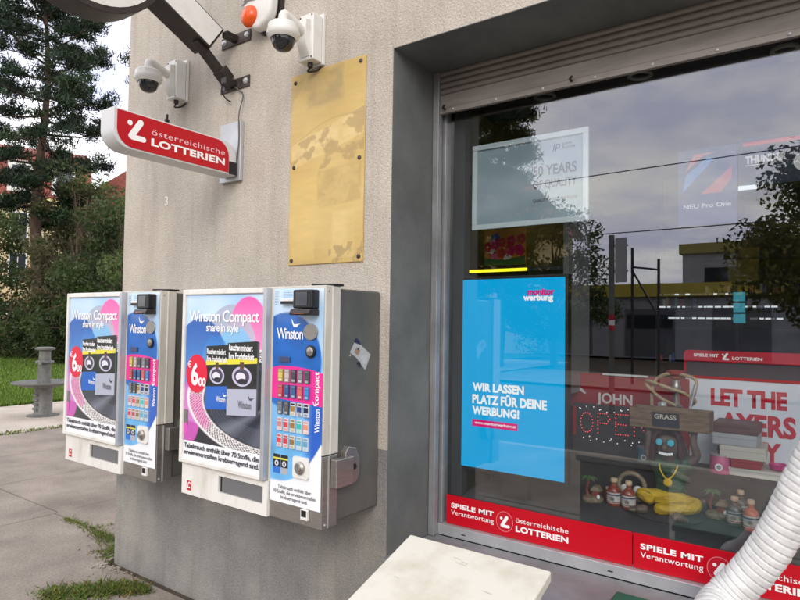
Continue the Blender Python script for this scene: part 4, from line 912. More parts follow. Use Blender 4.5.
# LED open sign
op = thing('led_open_sign', 'dark panel sign with red dots spelling open between screen and figurine', 'sign', (-1.17,3.30,0.905))
MB().box(-0.01,0.46,0,0.02,0,0.265).build('panel', M_indark, op, bevel=0.003)
def dots(strokes, x0, z0, sx, sz, n, mt, name):
    m = MB(); pts = []
    for s in strokes:
        for i in range(len(s)-1):
            a, b = Vector(s[i]), Vector(s[i+1]); q = max(1, round((b-a).length*n))
            pts += [a.lerp(b, j/q) for j in range(q)]
        pts.append(Vector(s[-1]))
    seen = []
    for p in pts:
        if any((p-r).length < 0.07 for r in seen): continue
        seen.append(p); m.lathe([(0.0030,0),(0.0026,0.0025),(0.0006,0.0036)], (x0+p.x*sx,-0.0005,z0+p.y*sz), 6, (0,-1,0))
    return m.build(name, mt, op)
oval = [(0.5+0.5*math.cos(t), 0.5+0.5*math.sin(t)) for t in np.linspace(0, 6.283, 19)]
letters = [[oval], [[(0,0),(0,1),(0.7,1),(0.95,0.75),(0.7,0.5),(0,0.5)]], [[(0.95,0),(0,0),(0,1),(0.95,1)],[(0,.5),(.8,.5)]], [[(0,0),(0,1),(1,0),(1,1)]]]
for k, L_ in enumerate(letters): dots(L_, 0.036+0.094*k, 0.112+0.003*k, 0.066, 0.105, 5.2, M_ledr, 'red_letter')
m = MB()
for k in range(30):
    a = k/30; x = 0.03+0.40*((k*0.137) % 1); z = 0.080+0.012*math.sin(k*2.1) if k % 2 else 0.240+0.012*math.sin(k*1.7)
    m.lathe([(0.0026,0),(0.0022,0.002),(0.0005,0.003)], (x,-0.0005,z), 6, (0,-1,0))
m.build('border_dots', M_ledw, op)
MB().box(-0.008,0.010,-0.003,-0.0006,0.09,0.25).build('red_stripe', mat_once('dim_red', rgb(150,26,36), 0.5), op)

# red poster with the white name, cut off by the sign in front
rp = thing('red_poster', 'dark red poster with white name behind the dotted sign', 'poster', (-1.27,3.42,0.885))
MB().box(0,0.66,0,0.008,0,0.442).build('board', mat_once('deep_red', rgb(150,34,44), 0.5), rp)
text('JOHN', (0.185,0.378,0.262,0.338), (0,-0.0005,0), FRONT, mat_once('soft_white', rgb(214,210,208), 0.5), rp, bold=0.03)
Pj = Print((0,-0.0008,0), FRONT, (0,0.66,0,0.442)); Pj.poly([(0.03,0.365),(0.06,0.372),(0.10,0.355),(0.125,0.33),(0.12,0.322),(0.09,0.340),(0.05,0.352)], rgb(206,202,200)); Pj.build('swoosh', M_print, rp)
MB().box(0.22,0.46,-0.012,-0.001,0.437,0.447).build('top_strip', mat_once('soft_white', rgb(214,210,208), 0.5), rp)

# white slogan board with red header
wbd = thing('slogan_board', 'white slogan board with red letters and red header behind the figurine', 'board', (-0.63,3.43,0.885))
MB().box(0,1.30,0.0,0.010,0,0.448).build('board', mat_once('board_white', rgb(214,218,226), 0.5), wbd)
MB().box(-0.006,1.306,-0.004,0.012,0.449,0.462).build('red_line', M_signred, wbd)
MB().box(-0.002,1.302,0.0,0.010,0.4625,0.535).build('dark_band', mat_once('plum_band', rgb(66,56,66), 0.5), wbd)
hd = MB().prism(rrect(-0.006,1.306,0.536,0.592,0.02,5,(0,0,1,1)), (0,-0.004,0), (1,0,0), (0,0,1), (0,0.016,0)).build('red_header', M_signred, wbd)
MB().box(-0.006,0.004,-0.0035,0.0105,0.4625,0.5355).build('red_side', M_signred, wbd)
text('SPIELE MIT', (0.04,0.155,0.560,0.576), (0,-0.0045,0), FRONT, M_inwhite, hd, bold=0.03)
text('LOTTERIEN', (0.215,0.345,0.550,0.566), (0,-0.0045,0), FRONT, M_inwhite, hd, bold=0.03)
Ph = Print((0,-0.0045,0), FRONT, (-0.006,1.306,0.536,0.592)); lott_mark(Ph, 0.186, 0.564, 0.034, WH); Ph.build('lottery_mark', M_print, hd)
O = (0,-0.0005,0)
text('LET THE', (0.118,0.445,0.318,0.405), O, FRONT, M_inred, wbd, bold=0.05)
text('PLAYERS', (0.055,0.480,0.185,0.290), O, FRONT, M_inred, wbd, bold=0.04)
text('PLAY', (0.185,0.42,0.06,0.160), O, FRONT, M_inred, wbd, bold=0.04)

# ------------------------------------------------------------------ ledge goods
def bottle(name, label, loc, h, r, body, cap, lab, grp):
    t = thing(name, label, 'bottle', loc, 0, grp)
    MB().lathe([(r*0.92,0),(r,0.006),(r,h*0.56),(r*0.85,h*0.64),(r*0.42,h*0.72),(r*0.36,h*0.80),(r*0.36,h*0.86)], (0,0,0), 18).build('body', body, t, smooth=True)
    MB().lathe([(r*0.46,h*0.855),(r*0.50,h*0.87),(r*0.50,h*0.97),(r*0.42,h)], (0,0,0), 14).build('cap', cap, t, smooth=True)
    lb_ = MB().lathe([(r*1.02,h*0.12),(r*1.02,h*0.50)], (0,0,0), 18).build('paper_label', lab, t, smooth=True)
    MB().lathe([(r*1.04,h*0.40),(r*1.04,h*0.45)], (0,0,0), 18).build('label_band', mat_once('label_navy', rgb(60,64,92), 0.6), lb_); MB().lathe([(r*1.04,h*0.15),(r*1.04,h*0.18)], (0,0,0), 18).build('label_band', mat_once('label_rust', rgb(150,84,60), 0.6), lb_)
    Pq = Print((0,-r*1.05,h*0.29), FRONT, (-1,1,-1,1)); Pq.poly(ell(0,0,r*0.35,h*0.07,14), rgb(120,110,100)); Pq.build('crest', M_print, lb_)
    MB().lathe([(r*0.40,h*0.74),(r*0.40,h*0.78)], (0,0,0), 12).build('neck_band', mat_once('label_rust', rgb(150,84,60), 0.6), t)
    return t
M_amber = mat('amber_glass', rgb(120,52,40), 0.12, spec=0.7, c2=rgb(146,70,52), scale=20)
M_clear = mat('murky_clear_glass', rgb(96,92,88), 0.1, spec=0.7, c2=rgb(60,58,58), scale=30)
M_rum = mat('pink_orange_glass', rgb(190,98,76), 0.12, spec=0.7)
M_cork = mat('cork', rgb(196,170,138), 0.8)
M_paper = mat('worn_paper_label', rgb(206,200,190), 0.7, c2=rgb(150,150,158), scale=45)
M_paper2 = mat('grey_paper_label', rgb(120,116,112), 0.7, c2=rgb(186,180,168), scale=40)
gl_ = 'small bottles on the window ledge'
bottle('bottle', 'amber bottle with worn label, left of the pair beside the figurine', (-0.856,2.96,0.748), 0.128, 0.032, M_amber, M_cork, M_paper, gl_)
bottle('bottle', 'amber bottle with worn label, right of the pair touching the figurine', (-0.785,2.945,0.748), 0.128, 0.031, M_amber, M_cork, M_paper, gl_)
bottle('bottle', 'murky bottle with grey label right of the palm hut ornament', (-0.357,3.0,0.748), 0.120, 0.031, M_clear, M_cork, M_paper2, gl_)
bottle('bottle', 'orange pink bottle nearest the white hose', (-0.293,2.975,0.745), 0.126, 0.030, M_rum, M_cork, M_paper, gl_)
bottle('bottle', 'murky bottle standing behind the two bottles near the hose', (-0.345,3.10,0.748), 0.128, 0.028, M_clear, M_cork, M_paper2, gl_)
bottle('bottle', 'dark bottle right of the hose on the ledge', (-0.12,3.02,0.748), 0.120, 0.030, M_amber, M_cork, M_paper, gl_)
M_resin = mat('painted_resin', rgb(150,136,112), 0.6, c2=rgb(104,88,70), scale=60, bump=0.4, bscale=80)
M_palm = mat('palm_green', rgb(58,92,58), 0.6, c2=rgb(84,108,66), scale=40)
M_hutr = mat('hut_red', rgb(150,60,48), 0.6, c2=rgb(96,60,44), scale=60)
def ornament(loc, label, mirror):
    t = thing('palm_ornament', label, 'ornament', loc, 0, 'palm ornaments on the window ledge'); s = mirror
    m = MB(); 
    m.lathe([(0.05,0),(0.052,0.010),(0.044,0.020),(0.02,0.026),(0.001,0.027)], (0,0,0), 14); m.build('base', M_resin, t, smooth=True)
    MB().tube(catmull([(-0.022*s,0,0.018),(-0.030*s,0,0.05),(-0.022*s,0,0.078),(-0.020*s,0,0.098)],4), [0.008,0.0075,0.007,0.0068,0.0066,0.0064,0.0062,0.006,0.006,0.0058,0.0056,0.0055,0.005], 8).build('palm_trunk', M_hutr, t, smooth=True)
    f = MB()
    for k in range(8):
        a = k*0.785+0.2; d = Vector((math.cos(a),math.sin(a),0)); n = Vector((-d.y,d.x,0)); c = Vector((-0.020*s,0,0.098)); P_ = []
        for i in range(5): q = i/4; P_.append((c+d*0.042*q+Vector((0,0,0.022*math.sin(q*2.6)-0.012*q)), 0.010*math.sin(0.3+q*2.7)))
        vs = []
        for p, wv in P_: vs += [p-n*wv-Vector((0,0,wv*.5)), p+Vector((0,0,.002)), p+n*wv-Vector((0,0,wv*.5))]
        f.add(vs, [(i*3+j, i*3+j+1, i*3+j+4, i*3+j+3) for i in range(4) for j in (0,1)])
    f.build('palm_leaves', M_palm, t, smooth=True)
    MB().box(0.0 if s > 0 else -0.035, 0.035 if s > 0 else 0.0, -0.02,0.015,0.020,0.052).build('hut', M_hutr, t, bevel=0.004)
    MB().prism([(-0.026,0.050),(0.026,0.050),(0.012,0.074),(-0.012,0.074)], (0.018*s,-0.026,0), (1,0,0), (0,0,1), (0,0.046,0)).build('hut_roof', M_resin, t, bevel=0.003)
    MB().lathe([(0.007,0),(0.008,0.010),(0.005,0.016),(0.001,0.018)], (0.036*s,-0.03,0.022), 10).build('little_figure', M_inwhite, t, smooth=True)
    return t
ornament((-0.962,2.975,0.748), 'painted palm and hut ornament below the screen corner', 1)
ornament((-0.435,3.08,0.748), 'painted palm and hut ornament between figurine and bottles', 1)
ow = thing('wheel_ashtray', 'grey ring ornament standing behind the pair of amber bottles', 'ornament', (-0.812,3.10,0.75))
ring = [(0.062*math.cos(t), 0, 0.066+0.062*math.sin(t)) for t in np.linspace(0, 2*math.pi, 33)]
MB().tube(ring, 0.011, 10, False).build('ring', M_resin, ow, smooth=True)
for sx in (-1, 1): MB().lathe([(0.020,-0.008),(0.022,0),(0.014,0.008),(0.001,0.010)], (sx*0.03,-0.005,0.05), 14, (0,-1,0)).build('medallion', M_plastic, ow, smooth=True)
MB().box(-0.05,0.05,-0.02,0.02,-0.001,0.008).build('foot', M_resin, ow, bevel=0.002)
def can(loc, label, r, h, body, flare):
    t = thing('tin_can', label, 'tin', loc, 0, 'tins on the riser')
    MB().lathe([(r*(1+flare),0),(r*(1+flare),0.004),(r,h-0.004),(r*0.96,h)], (0,0,0), 24).build('body', body, t, smooth=True)
    MB().lathe([(r*1.03,h),(r*1.03,h+0.006),(r*0.6,h+0.008)], (0,0,0), 24).build('lid', M_alu, t, smooth=True)
    Pq = Print((0,-r*(1+flare)-0.003,h*0.4), FRONT, (-1,1,-1,1)); Pq.poly(ell(0,0,r*0.38,r*0.38,18), WH); Pq.poly(ell(0,0,r*0.22,r*0.22,14), rgb(150,150,150)); Pq.build('round_mark', M_print, t)
    return t
M_bcan = mat('blue_green_tin', rgb(44,116,160), 0.35, c2=rgb(62,142,104), scale=14)
M_pcan = mat('pink_tin', rgb(206,96,140), 0.4, c2=rgb(190,78,122), scale=14)
can((-0.789,3.27,0.906), 'blue green tin left of the figurine', 0.037, 0.072, M_bcan, 0.0)
pc = can((-0.448,3.27,0.906), 'pink tin right of the figurine', 0.044, 0.082, M_pcan, 0.12)
MB().lathe([(0.012,0.09),(0.010,0.10),(0.016,0.105),(0.012,0.125),(0.002,0.13)], (0,0,0), 12).build('knob', M_black, pc, smooth=True)
def carton(x0, x1, y0, y1, z0, z1, c, label, tx=None):
    t = thing('carton', label, 'box', ((x0+x1)/2,(y0+y1)/2,z0), random.uniform(-.04,.04), 'boxes stacked right of the figurine'); a = (x1-x0)/2; b = (y1-y0)/2; h = z1-z0
    MB().box(-a,a,-b,b,0,h*0.62).build('tray', mat_once('c'+label[:7], rgb(*c), 0.5), t, bevel=0.002)
    MB().box(-a-.001,a+.001,-b-.001,b+.001,h*0.625,h-0.0005).build('lid', mat_once('c'+label[:7], rgb(*c), 0.5), t, bevel=0.002)
    if tx: text(tx, (-a*0.7,a*0.0,h*0.3,h*0.55), (0,-b-0.0012,0), FRONT, mat_once('soft_white', rgb(214,210,208), 0.5), t)
carton(-0.42,-0.19,3.24,3.42,0.906,0.944,(206,200,190),'white flat box at the bottom of the stack')
carton(-0.40,-0.28,3.235,3.41,0.9445,0.984,(150,36,40),'red box second from the bottom of the stack')
carton(-0.45,-0.262,3.24,3.42,0.9845,1.043,(196,190,178),'cream box in the middle of the stack')
carton(-0.475,-0.292,3.24,3.42,1.0435,1.098,(168,170,174),'silver box under the brown box')
carton(-0.475,-0.288,3.24,3.42,1.0985,1.145,(96,66,64),'brown box on top of the stack')
bw = MB().lathe([(0.018,0),(0.034,0.006),(0.040,0.028),(0.037,0.028),(0.030,0.010),(0.001,0.008)], (-0.215,3.30,0.945), 20).build('small_bowl', mat_once('magenta_plastic', rgb(190,40,120), 0.4), None, smooth=True)
tag(bw, 'magenta bowl on the white flat box', 'bowl')

# ------------------------------------------------------------------ seated figurine carrying a carved trough
def skin(name, verts, edges, radii, root, mt, parent, sub=2):
    me = bpy.data.meshes.new(name); me.from_pydata(verts, edges, []); o = bpy.data.objects.new(name, me); col.objects.link(o); me.materials.append(mt)
    s = o.modifiers.new('skin', 'SKIN'); s.use_smooth_shade = True
    for i, v in enumerate(me.skin_vertices[0].data):
        r = radii[i]; v.radius = r if isinstance(r, tuple) else (r, r); v.use_root = (i == root)
    d = o.modifiers.new('sub', 'SUBSURF'); d.levels = sub; d.render_levels = sub
    dg = bpy.context.evaluated_depsgraph_get(); m2 = bpy.data.meshes.new_from_object(o.evaluated_get(dg)); m2.name = name
    bpy.data.objects.remove(o); o2 = bpy.data.objects.new(name, m2); col.objects.link(o2); o2.parent = parent
    m2.polygons.foreach_set('use_smooth', [True]*len(m2.polygons)); return o2
fg = thing('seated_figurine', 'cross legged figurine in green shirt and yellow trousers carrying a wooden trough overhead', 'figurine', (-0.626,3.04,0.742))
M_skin = mat('dark_brown_resin', rgb(108,92,82), 0.5, c2=rgb(74,62,55), scale=24, bump=0.5, bscale=40)
M_shirt = mat('green_resin', rgb(30,84,58), 0.5, c2=rgb(16,50,36), scale=14, bump=0.9, bscale=26, stretch=(0.6,1,2.2), bdist=0.02)
M_trous = mat('yellow_resin', rgb(206,172,26), 0.5, c2=rgb(160,126,18), scale=26, bump=0.9, bscale=34, stretch=(0.5,1.6,1.6), bdist=0.02)
M_hair = mat('maroon_dreads', rgb(70,34,40), 0.8, c2=rgb(50,28,32), scale=30)
M_gold = mat('gold', rgb(214,176,40), 0.35, 0.3)
MB().lathe([(0.150,0),(0.153,0.006),(0.135,0.013),(0.08,0.015),(0.001,0.016)], (0,-0.05,0), 30).build('base', M_cloth, fg, smooth=True)
bod = skin('body', [(0,0.02,0.075),(0.0,0.015,0.15),(0,0.012,0.215),(0.0,0.0,0.245),(-0.005,-0.012,0.275),(-0.008,-0.016,0.315),(-0.010,-0.012,0.355),
    (-0.062,0.01,0.215),(-0.100,0.005,0.262),(-0.088,-0.01,0.33),(-0.095,-0.012,0.372), (0.062,0.01,0.215),(0.118,0.005,0.268),(0.100,-0.01,0.33),(0.105,-0.012,0.372)],
    [(0,1),(1,2),(2,3),(3,4),(4,5),(5,6),(2,7),(7,8),(8,9),(9,10),(2,11),(11,12),(12,13),(13,14)],
    [(.05,.04),(.052,.04),(.05,.036),(.026,.026),(.046,.044),(.056,.052),(.042,.040),.026,.022,.017,.016,.026,.022,.017,.016], 0, M_skin, fg)
skin('shirt', [(0,0.02,0.055),(0,0.018,0.11),(0.0,0.015,0.165),(0,0.012,0.218),(-0.055,0.011,0.218),(-0.086,0.008,0.245),(0.055,0.011,0.218),(0.092,0.008,0.246)], [(0,1),(1,2),(2,3),(3,4),(4,5),(3,6),(6,7)],
     [(.072,.056),(.070,.054),(.074,.052),(.060,.046),.040,.034,.040,.034], 0, M_shirt, fg)
skin('trousers', [(0,0.02,0.055),(0.060,-0.020,0.062),(0.128,-0.050,0.066),(0.122,-0.088,0.060),(0.050,-0.114,0.048),(-0.045,-0.128,0.036),(-0.062,-0.020,0.066),(-0.128,-0.052,0.080),(-0.050,-0.066,0.050)],
     [(0,1),(1,2),(2,3),(3,4),(4,5),(0,6),(6,7),(7,8)], [(.060,.046),.034,.030,.028,.029,(.034,.026),.034,(.030,.028),.026], 0, M_trous, fg)
def foot(sx, p, d):
    skin('foot', [p, tuple(Vector(p)+Vector(d)*0.5), tuple(Vector(p)+Vector(d))], [(0,1),(1,2)], [(.020,.020),(.028,.020),(.032,.015)], 0, M_skin, fg)
    q = Vector(p)+Vector(d); n = Vector((-d[1], d[0], 0)).normalized(); f = MB(); dd = Vector(d).normalized()
    for k in range(5):
        a = q+n*(0.024-0.012*k); r = 0.0062-0.0006*k; f.tube([a-dd*.004, a+dd*.012, a+dd*(.024-.002*k)], [r*1.15, r*1.15, r*0.6], 8)
    f.build('toes', M_skin, fg, smooth=True)
foot(-1, (-0.062,-0.134,0.032), (-0.058,-0.022,-0.002)); foot(1, (0.050,-0.130,0.028), (0.030,-0.050,-0.002))
for sx, p in ((-1,(-0.095,-0.012,0.375)),(1,(0.105,-0.012,0.375))):
    h = MB(); P0 = Vector(p)
    h.lathe([(0.004,-0.016),(0.015,-0.010),(0.017,0.004),(0.012,0.014),(0.001,0.016)], P0, 12)
    for k in range(4): a = P0+Vector((0.011*(k-1.5),-0.012,0.006)); h.tube([a, a+Vector((0,-0.012,0.012)), a+Vector((0,-0.010,0.026-.002*abs(k-1.2)))], [0.0052,0.005,0.0038], 7)
    a = P0+Vector((-0.016*sx,-0.010,-0.002)); h.tube([a, a+Vector((-0.008*sx,-0.010,0.008)), a+Vector((-0.010*sx,-0.010,0.018))], [0.0055,0.005,0.004], 7)
    h.build('hand', M_skin, fg, smooth=True)
# face
fz = 0.316
for sx, e in ((-1,-0.031),(1,0.017)):
    g_ = MB().lathe([(0.019,0),(0.019,0.004),(0.016,0.006)], (e,-0.062,fz+0.010), 18, (0.12*sx,-1,0.05)).build('glasses_rim', M_black, fg, smooth=True)
    MB().lathe([(0.0155,0.006),(0.012,0.009),(0.001,0.010)], (e,-0.062,fz+0.010), 18, (0.12*sx,-1,0.05)).build('lens', mat_once('cyan_lens', rgb(70,176,196), 0.15, spec=0.8), g_, smooth=True)
MB().lathe([(0.012,0),(0.014,0.008),(0.009,0.018),(0.001,0.021)], (-0.008,-0.056,fz-0.012), 12, (0,-1,-0.2)).build('nose', M_skin, fg, smooth=True)
mo = MB().prism([(-0.040,-0.016),(-0.020,-0.030),(0.012,-0.031),(0.032,-0.018),(0.030,-0.010),(0.006,-0.016),(-0.02,-0.015)], (-0.006,-0.064,fz-0.018), (1,0,0), (0,0,1), (0,0.012,0)).build('mouth', M_inblack, fg)
te = MB()
for k in range(6): x = -0.034+0.0102*k; b = -0.017-0.004*math.sin(k*0.62); te.box(x,x+0.0095,-0.0672,-0.064,fz-0.018+b-0.010,fz-0.018+b+0.002)
te.build('teeth', M_inwhite, mo, bevel=0.001)
for s_ in (-1, 1): MB().lathe([(0.005,-0.004),(0.011,0),(0.010,0.006),(0.001,0.008)], (-0.008+s_*0.050,-0.012,fz), 10, (s_,0,0)).build('ear', M_skin, fg, smooth=True)
hr = MB()
for k in range(26):
    a = -0.35+(math.pi+0.7)*k/25; x, y = 0.050*math.cos(a)-0.008, 0.050*math.sin(a)-0.008
    l = random.uniform(0.09, 0.15); hr.tube([(x*0.5,y*0.5,0.372),(x*0.95,y*0.95,0.362),(x*1.2,y*1.15+.004,0.335),(x*1.3+random.uniform(-.01,.01),y*1.25,0.362-l)], [0.010,0.011,0.010,0.006], 7)
hr.build('dreadlocks', M_hair, fg, smooth=True)
MB().tube(catmull([(-0.040,-0.010,0.236),(-0.036,-0.036,0.205),(-0.018,-0.046,0.172),(0.002,-0.049,0.160),(0.020,-0.046,0.174),(0.036,-0.036,0.206),(0.040,-0.010,0.236)],5), 0.0035, 7).build('necklace', M_gold, fg, smooth=True)
MB().lathe([(0.018,0),(0.019,0.004),(0.014,0.008),(0.001,0.008)], (0.002,-0.050,0.145), 16, (0,-1,0.1)).build('pendant', M_gold, fg, smooth=True)
# trough
tr = MB().prism([(-0.050,0),(0.050,0),(0.066,0.092),(0.054,0.092),(0.038,0.022),(-0.038,0.022),(-0.054,0.092),(-0.066,0.092)], (-0.165,-0.005,0.382), (0,1,0), (0,0,1), (0.340,0,0)).build('trough', M_wood, fg, bevel=0.004)
for x in (-0.165,0.163): MB().prism([(-0.036,0.023),(0.036,0.023),(0.050,0.088),(-0.050,0.088)], (x,-0.005,0.382), (0,1,0), (0,0,1), (0.012,0,0)).build('trough_end', M_wood, tr)
sg = MB().obox((-0.005,-0.0645,0.428), (0.058,0,0), (0,-0.0060,0.034), (0,-0.003,0.0006)).build('name_board', M_inblack, tr)
gv = Vector((0,-0.172,0.985)).normalized()
text('GRASS', (-0.050,0.044,0.004,0.026), (-0.002,-0.0682,0.428), ((1,0,0),tuple(gv)), mat_once('parchment_ink', rgb(196,190,170), 0.6), tr, bold=0.02)

# water pipe behind the figurine
hk = thing('water_pipe', 'water pipe with coiled beige hoses behind the wooden trough', 'water pipe', (-0.645,3.28,0.906))
M_beige = mat('beige_hose', rgb(176,156,126), 0.7, c2=rgb(150,130,102), scale=60)
MB().lathe([(0.050,0),(0.055,0.01),(0.058,0.06),(0.040,0.12),(0.018,0.16),(0.016,0.18)], (0,0,0), 22).build('vase', M_clear, hk, smooth=True)
MB().lathe([(0.020,0.18),(0.024,0.19),(0.016,0.20),(0.014,0.27),(0.028,0.285),(0.030,0.295),(0.016,0.305),(0.014,0.36),(0.022,0.37),(0.024,0.39),(0.018,0.40),(0.018,0.425)], (0,0,0), 20).build('stem', M_steel, hk, smooth=True)
MB().lathe([(0.016,0.425),(0.030,0.436),(0.032,0.445),(0.046,0.455),(0.048,0.470),(0.040,0.472),(0.028,0.460)], (0,0,0), 22).build('bowl', mat_once('clay_red', rgb(150,62,64), 0.6), hk, smooth=True)
MB().tube(catmull([(0.0,-0.02,0.30),(-0.06,-0.06,0.335),(-0.12,-0.05,0.385),(-0.135,-0.03,0.405),(-0.12,-0.05,0.415),(-0.04,-0.07,0.395),(0.05,-0.06,0.365),(0.09,-0.03,0.33),(0.06,0.0,0.30)],8), 0.0085, 9).build('hose', M_beige, hk, smooth=True)
MB().tube(catmull([(-0.105,-0.04,0.24),(-0.105,-0.04,0.36),(-0.085,-0.03,0.425),(-0.03,-0.03,0.455),(0.05,-0.03,0.452),(0.095,-0.03,0.43),(0.092,-0.04,0.38),(0.080,-0.045,0.34)],8), 0.0085, 9).build('hose', M_beige, hk, smooth=True)
MB().tube([(0.098,-0.045,0.41),(0.088,-0.05,0.37),(0.072,-0.06,0.29)], [0.011,0.008,0.006], 12).build('mouthpiece', M_alu, hk, smooth=True)
MB().lathe([(0.001,-0.02),(0.018,-0.014),(0.020,0.01),(0.008,0.022),(0.001,0.024)], (-0.055,-0.05,0.30), 10, (1,-.3,.4)).build('valve', M_alu, hk, smooth=True)

random.seed(31)
for i in range(9):
    x = (-0.56,-0.50,-0.545,-0.70,-0.915,-0.24,-0.20,-0.16,-0.08)[i]; y = (3.13,3.14,3.10,3.14,3.06,3.10,3.03,3.09,3.10)[i]; h = random.uniform(.05,.09); r = random.uniform(.014,.022)
    t = thing('little_jar', ['dark jar behind the figurine right knee','tall dark jar behind the right palm ornament','small brown jar beside the figurine base','dark jar behind the amber bottles','brown jar behind the left palm ornament','dark jar beside the orange pink bottle','brown jar at the hose edge','dark jar behind the hose','brown jar right of the hose'][i], 'jar', (x,y,0.748), 0, 'little jars on the window ledge')
    MB().lathe([(r*.9,0),(r,.005),(r*1.05,h*.5),(r*.8,h*.75),(r*.55,h*.8)], (0,0,0), 14).build('body', (M_amber,M_clear)[i % 2], t, smooth=True); MB().lathe([(r*.62,h*.8),(r*.62,h*.95),(r*.4,h)], (0,0,0), 12).build('lid', (M_cork,M_bmetal)[i % 2], t, smooth=True)
# ------------------------------------------------------------------ deeper in the shop
for i, (x, y) in enumerate(((-1.223,2.99),(-0.743,2.98),(-0.161,3.045))):
    d_ = thing('downlight', ['round ceiling lamp above the framed poster','round ceiling lamp above the middle of the shop window','round ceiling lamp above the white hose'][i], 'lamp', (x,y,2.80), 0, 'ceiling lamps inside the window')
    MB().lathe([(0.055,0),(0.058,-0.012),(0.046,-0.016),(0.042,-0.006)], (0,0,0), 24).build('ring', mat_once('lamp_ring', rgb(150,150,140), 0.4), d_, smooth=True)
    MB().lathe([(0.041,-0.006),(0.001,-0.008)], (0,0,0), 20).build('lens', M_glassd, d_)
sf = MB().box(-1.60,1.70,2.70,3.20,2.803,2.86); sf.build('bulkhead', M_indark, bld)
cs = thing('counter_shelf', 'dark rear wall shelf unit with small goods and glowing white price cards', 'shelf unit', (-1.15,5.35,0.02))
MB().box(-0.05,1.30,0.25,0.28,0,3.0).build('back_panel', M_indark, cs)
for x in (-0.05,0.53,1.28): MB().box(x,x+0.02,-0.05,0.249,0,2.2).build('upright', M_indark, cs)
for k, z in enumerate((1.05,1.28,1.55,1.64,1.73,1.83,2.1)):
    for q, (a, b) in enumerate(((-0.029,0.529),(0.551,1.279))):
        MB().box(a,b,-0.05,0.249,z,z+0.012).build('shelf', M_indark, cs)
        if z in (1.64,1.73,1.83) and not (q and z == 1.83):
            xx = a+(0.08 if z == 1.64 else 0.01)
            while xx < (b-0.02 if q == 0 else a+0.26):
                wv = random.uniform(0.018,0.05); MB().box(xx,xx+wv,-0.056,-0.0505,z-0.002,z+0.010).build('price_card', M_ledl if random.random() < (0.75 if z < 1.8 else 0.3) else M_plastic, cs); xx += wv+random.uniform(0.003,0.014)  # some cards emit: glow put into them for the light of the shelf LEDs
for k in range(46):
    q = k % 2; a = (-0.02 if q == 0 else 0.56); x = a+(k//2)*0.0225; h = random.uniform(0.04, 0.07); z = random.choice((1.062,1.292,1.742,1.842))
    g_ = MB().box(x,x+0.018,0.0,0.04,0,h).build('packet', mat_once('packet%d' % (k % 7), rgb(*[(170,60,60),(60,90,150),(200,196,190),(70,130,110),(190,150,70),(40,40,46),(150,150,156)][k % 7]), 0.5), None)
    g_.location = (-1.15,5.33,0.02+z)
    tag(g_, 'small %s packet standing on the rear wall shelf' % ['red','blue','white','green','ochre','black','grey'][k % 7], 'packet', 'packets on the rear wall shelves')
for k, z in enumerate((1.795,1.712,1.628)):
    o_ = MB().box(-0.040,0.040,-0.006,0.0,0,0.07).build('price_screen', mat_once('cyan_screen', rgb(0,20,24), 0.3, emit=rgb(60,170,190), estr=0.55), None); o_.location = (-0.589,5.28,z)
    tag(o_, ['turquoise square tag uppermost of three on the rear shelf','turquoise square tag in the middle of three on the rear shelf','turquoise square tag lowest of three on the rear shelf'][k], 'tag', 'turquoise tags on the rear shelf')
np_ = thing('device_poster', 'dark blue poster with coloured device picture high on the rear wall', 'poster', (-1.005,5.20,2.393))
MB().box(0,0.413,0,0.01,0,0.60).build('sheet', mat_once('poster_blue', rgb(70,86,122), 0.5, emit=rgb(70,88,130), estr=0.35), np_)
Pd = Print((0,-0.0005,0), FRONT, (0,0.413,0,0.6)); Pd.poly([(0.03,0.26),(0.20,0.44),(0.25,0.50),(0.22,0.53),(0.06,0.40)], rgb(80,140,200)); Pd.poly([(0.16,0.24),(0.30,0.24),(0.38,0.34),(0.38,0.44),(0.30,0.36)], rgb(190,96,104)); Pd.poly([(0.05,0.42),(0.18,0.54),(0.28,0.56),(0.12,0.56)], rgb(190,110,110)); Pd.build('picture', attr_mat('backlit_print', 0.5, 0.4, emit=0.45), np_)
text('NEU Pro One', (0.04,0.375,0.13,0.165), (0,-0.002,0), FRONT, mat_once('backlit_white', rgb(230,230,230), 0.5, emit=(1,1,1,1), estr=0.35), np_, bold=0.02)
thb = thing('header_board', 'dark header board with bold white letters high on the rear wall', 'board', (-0.58,5.20,2.66))
MB().box(0,1.5,0,0.01,0,0.36).build('board', mat_once('slate_board', rgb(74,84,104), 0.5, emit=rgb(74,86,112), estr=0.2), thb)
text('THUNDER', (0.045,0.31,0.165,0.225), (0,-0.0005,0), FRONT, mat_once('backlit_white', rgb(230,230,230), 0.5), thb, bold=0.05)
Pt = Print((0,-0.001,0), FRONT, (0,1.5,0,0.36)); Pt.poly(ell(0.42,0.14,0.07,0.07,26), rgb(226,226,226)); Pt.rect(0.045,0.17,0.150,0.156,rgb(220,220,220)); Pt.rect(0.03,0.40,0.30,0.33,rgb(206,60,70)); Pt.build('picture', MATS['backlit_print'], thb)
MB().box(0.0,0.12,-0.03,-0.001,-0.03,-0.002).build('light_strip', M_ledl, thb)
ct = thing('shop_counter', 'dark shop counter standing in the room behind the window', 'counter', (-0.4,4.3,0.02))
MB().box(-0.9,2.2,-0.25,0.25,0,0.98).build('front', M_indark, ct); MB().box(-0.94,2.24,-0.29,0.29,0.981,1.02).build('top', M_bmetal, ct, bevel=0.005)
yb = thing('yellow_display', 'yellow cardboard display standing on the rear shelf unit', 'display', (-0.66,5.25,1.95))
MB().box(0,0.20,0,0.10,0,0.16).build('box', mat_once('card_yellow', rgb(150,130,34), 0.6), yb); MB().box(0,0.20,0.09,0.10,0.161,0.26).build('header', mat_once('card_yellow', rgb(150,130,34), 0.6), yb)

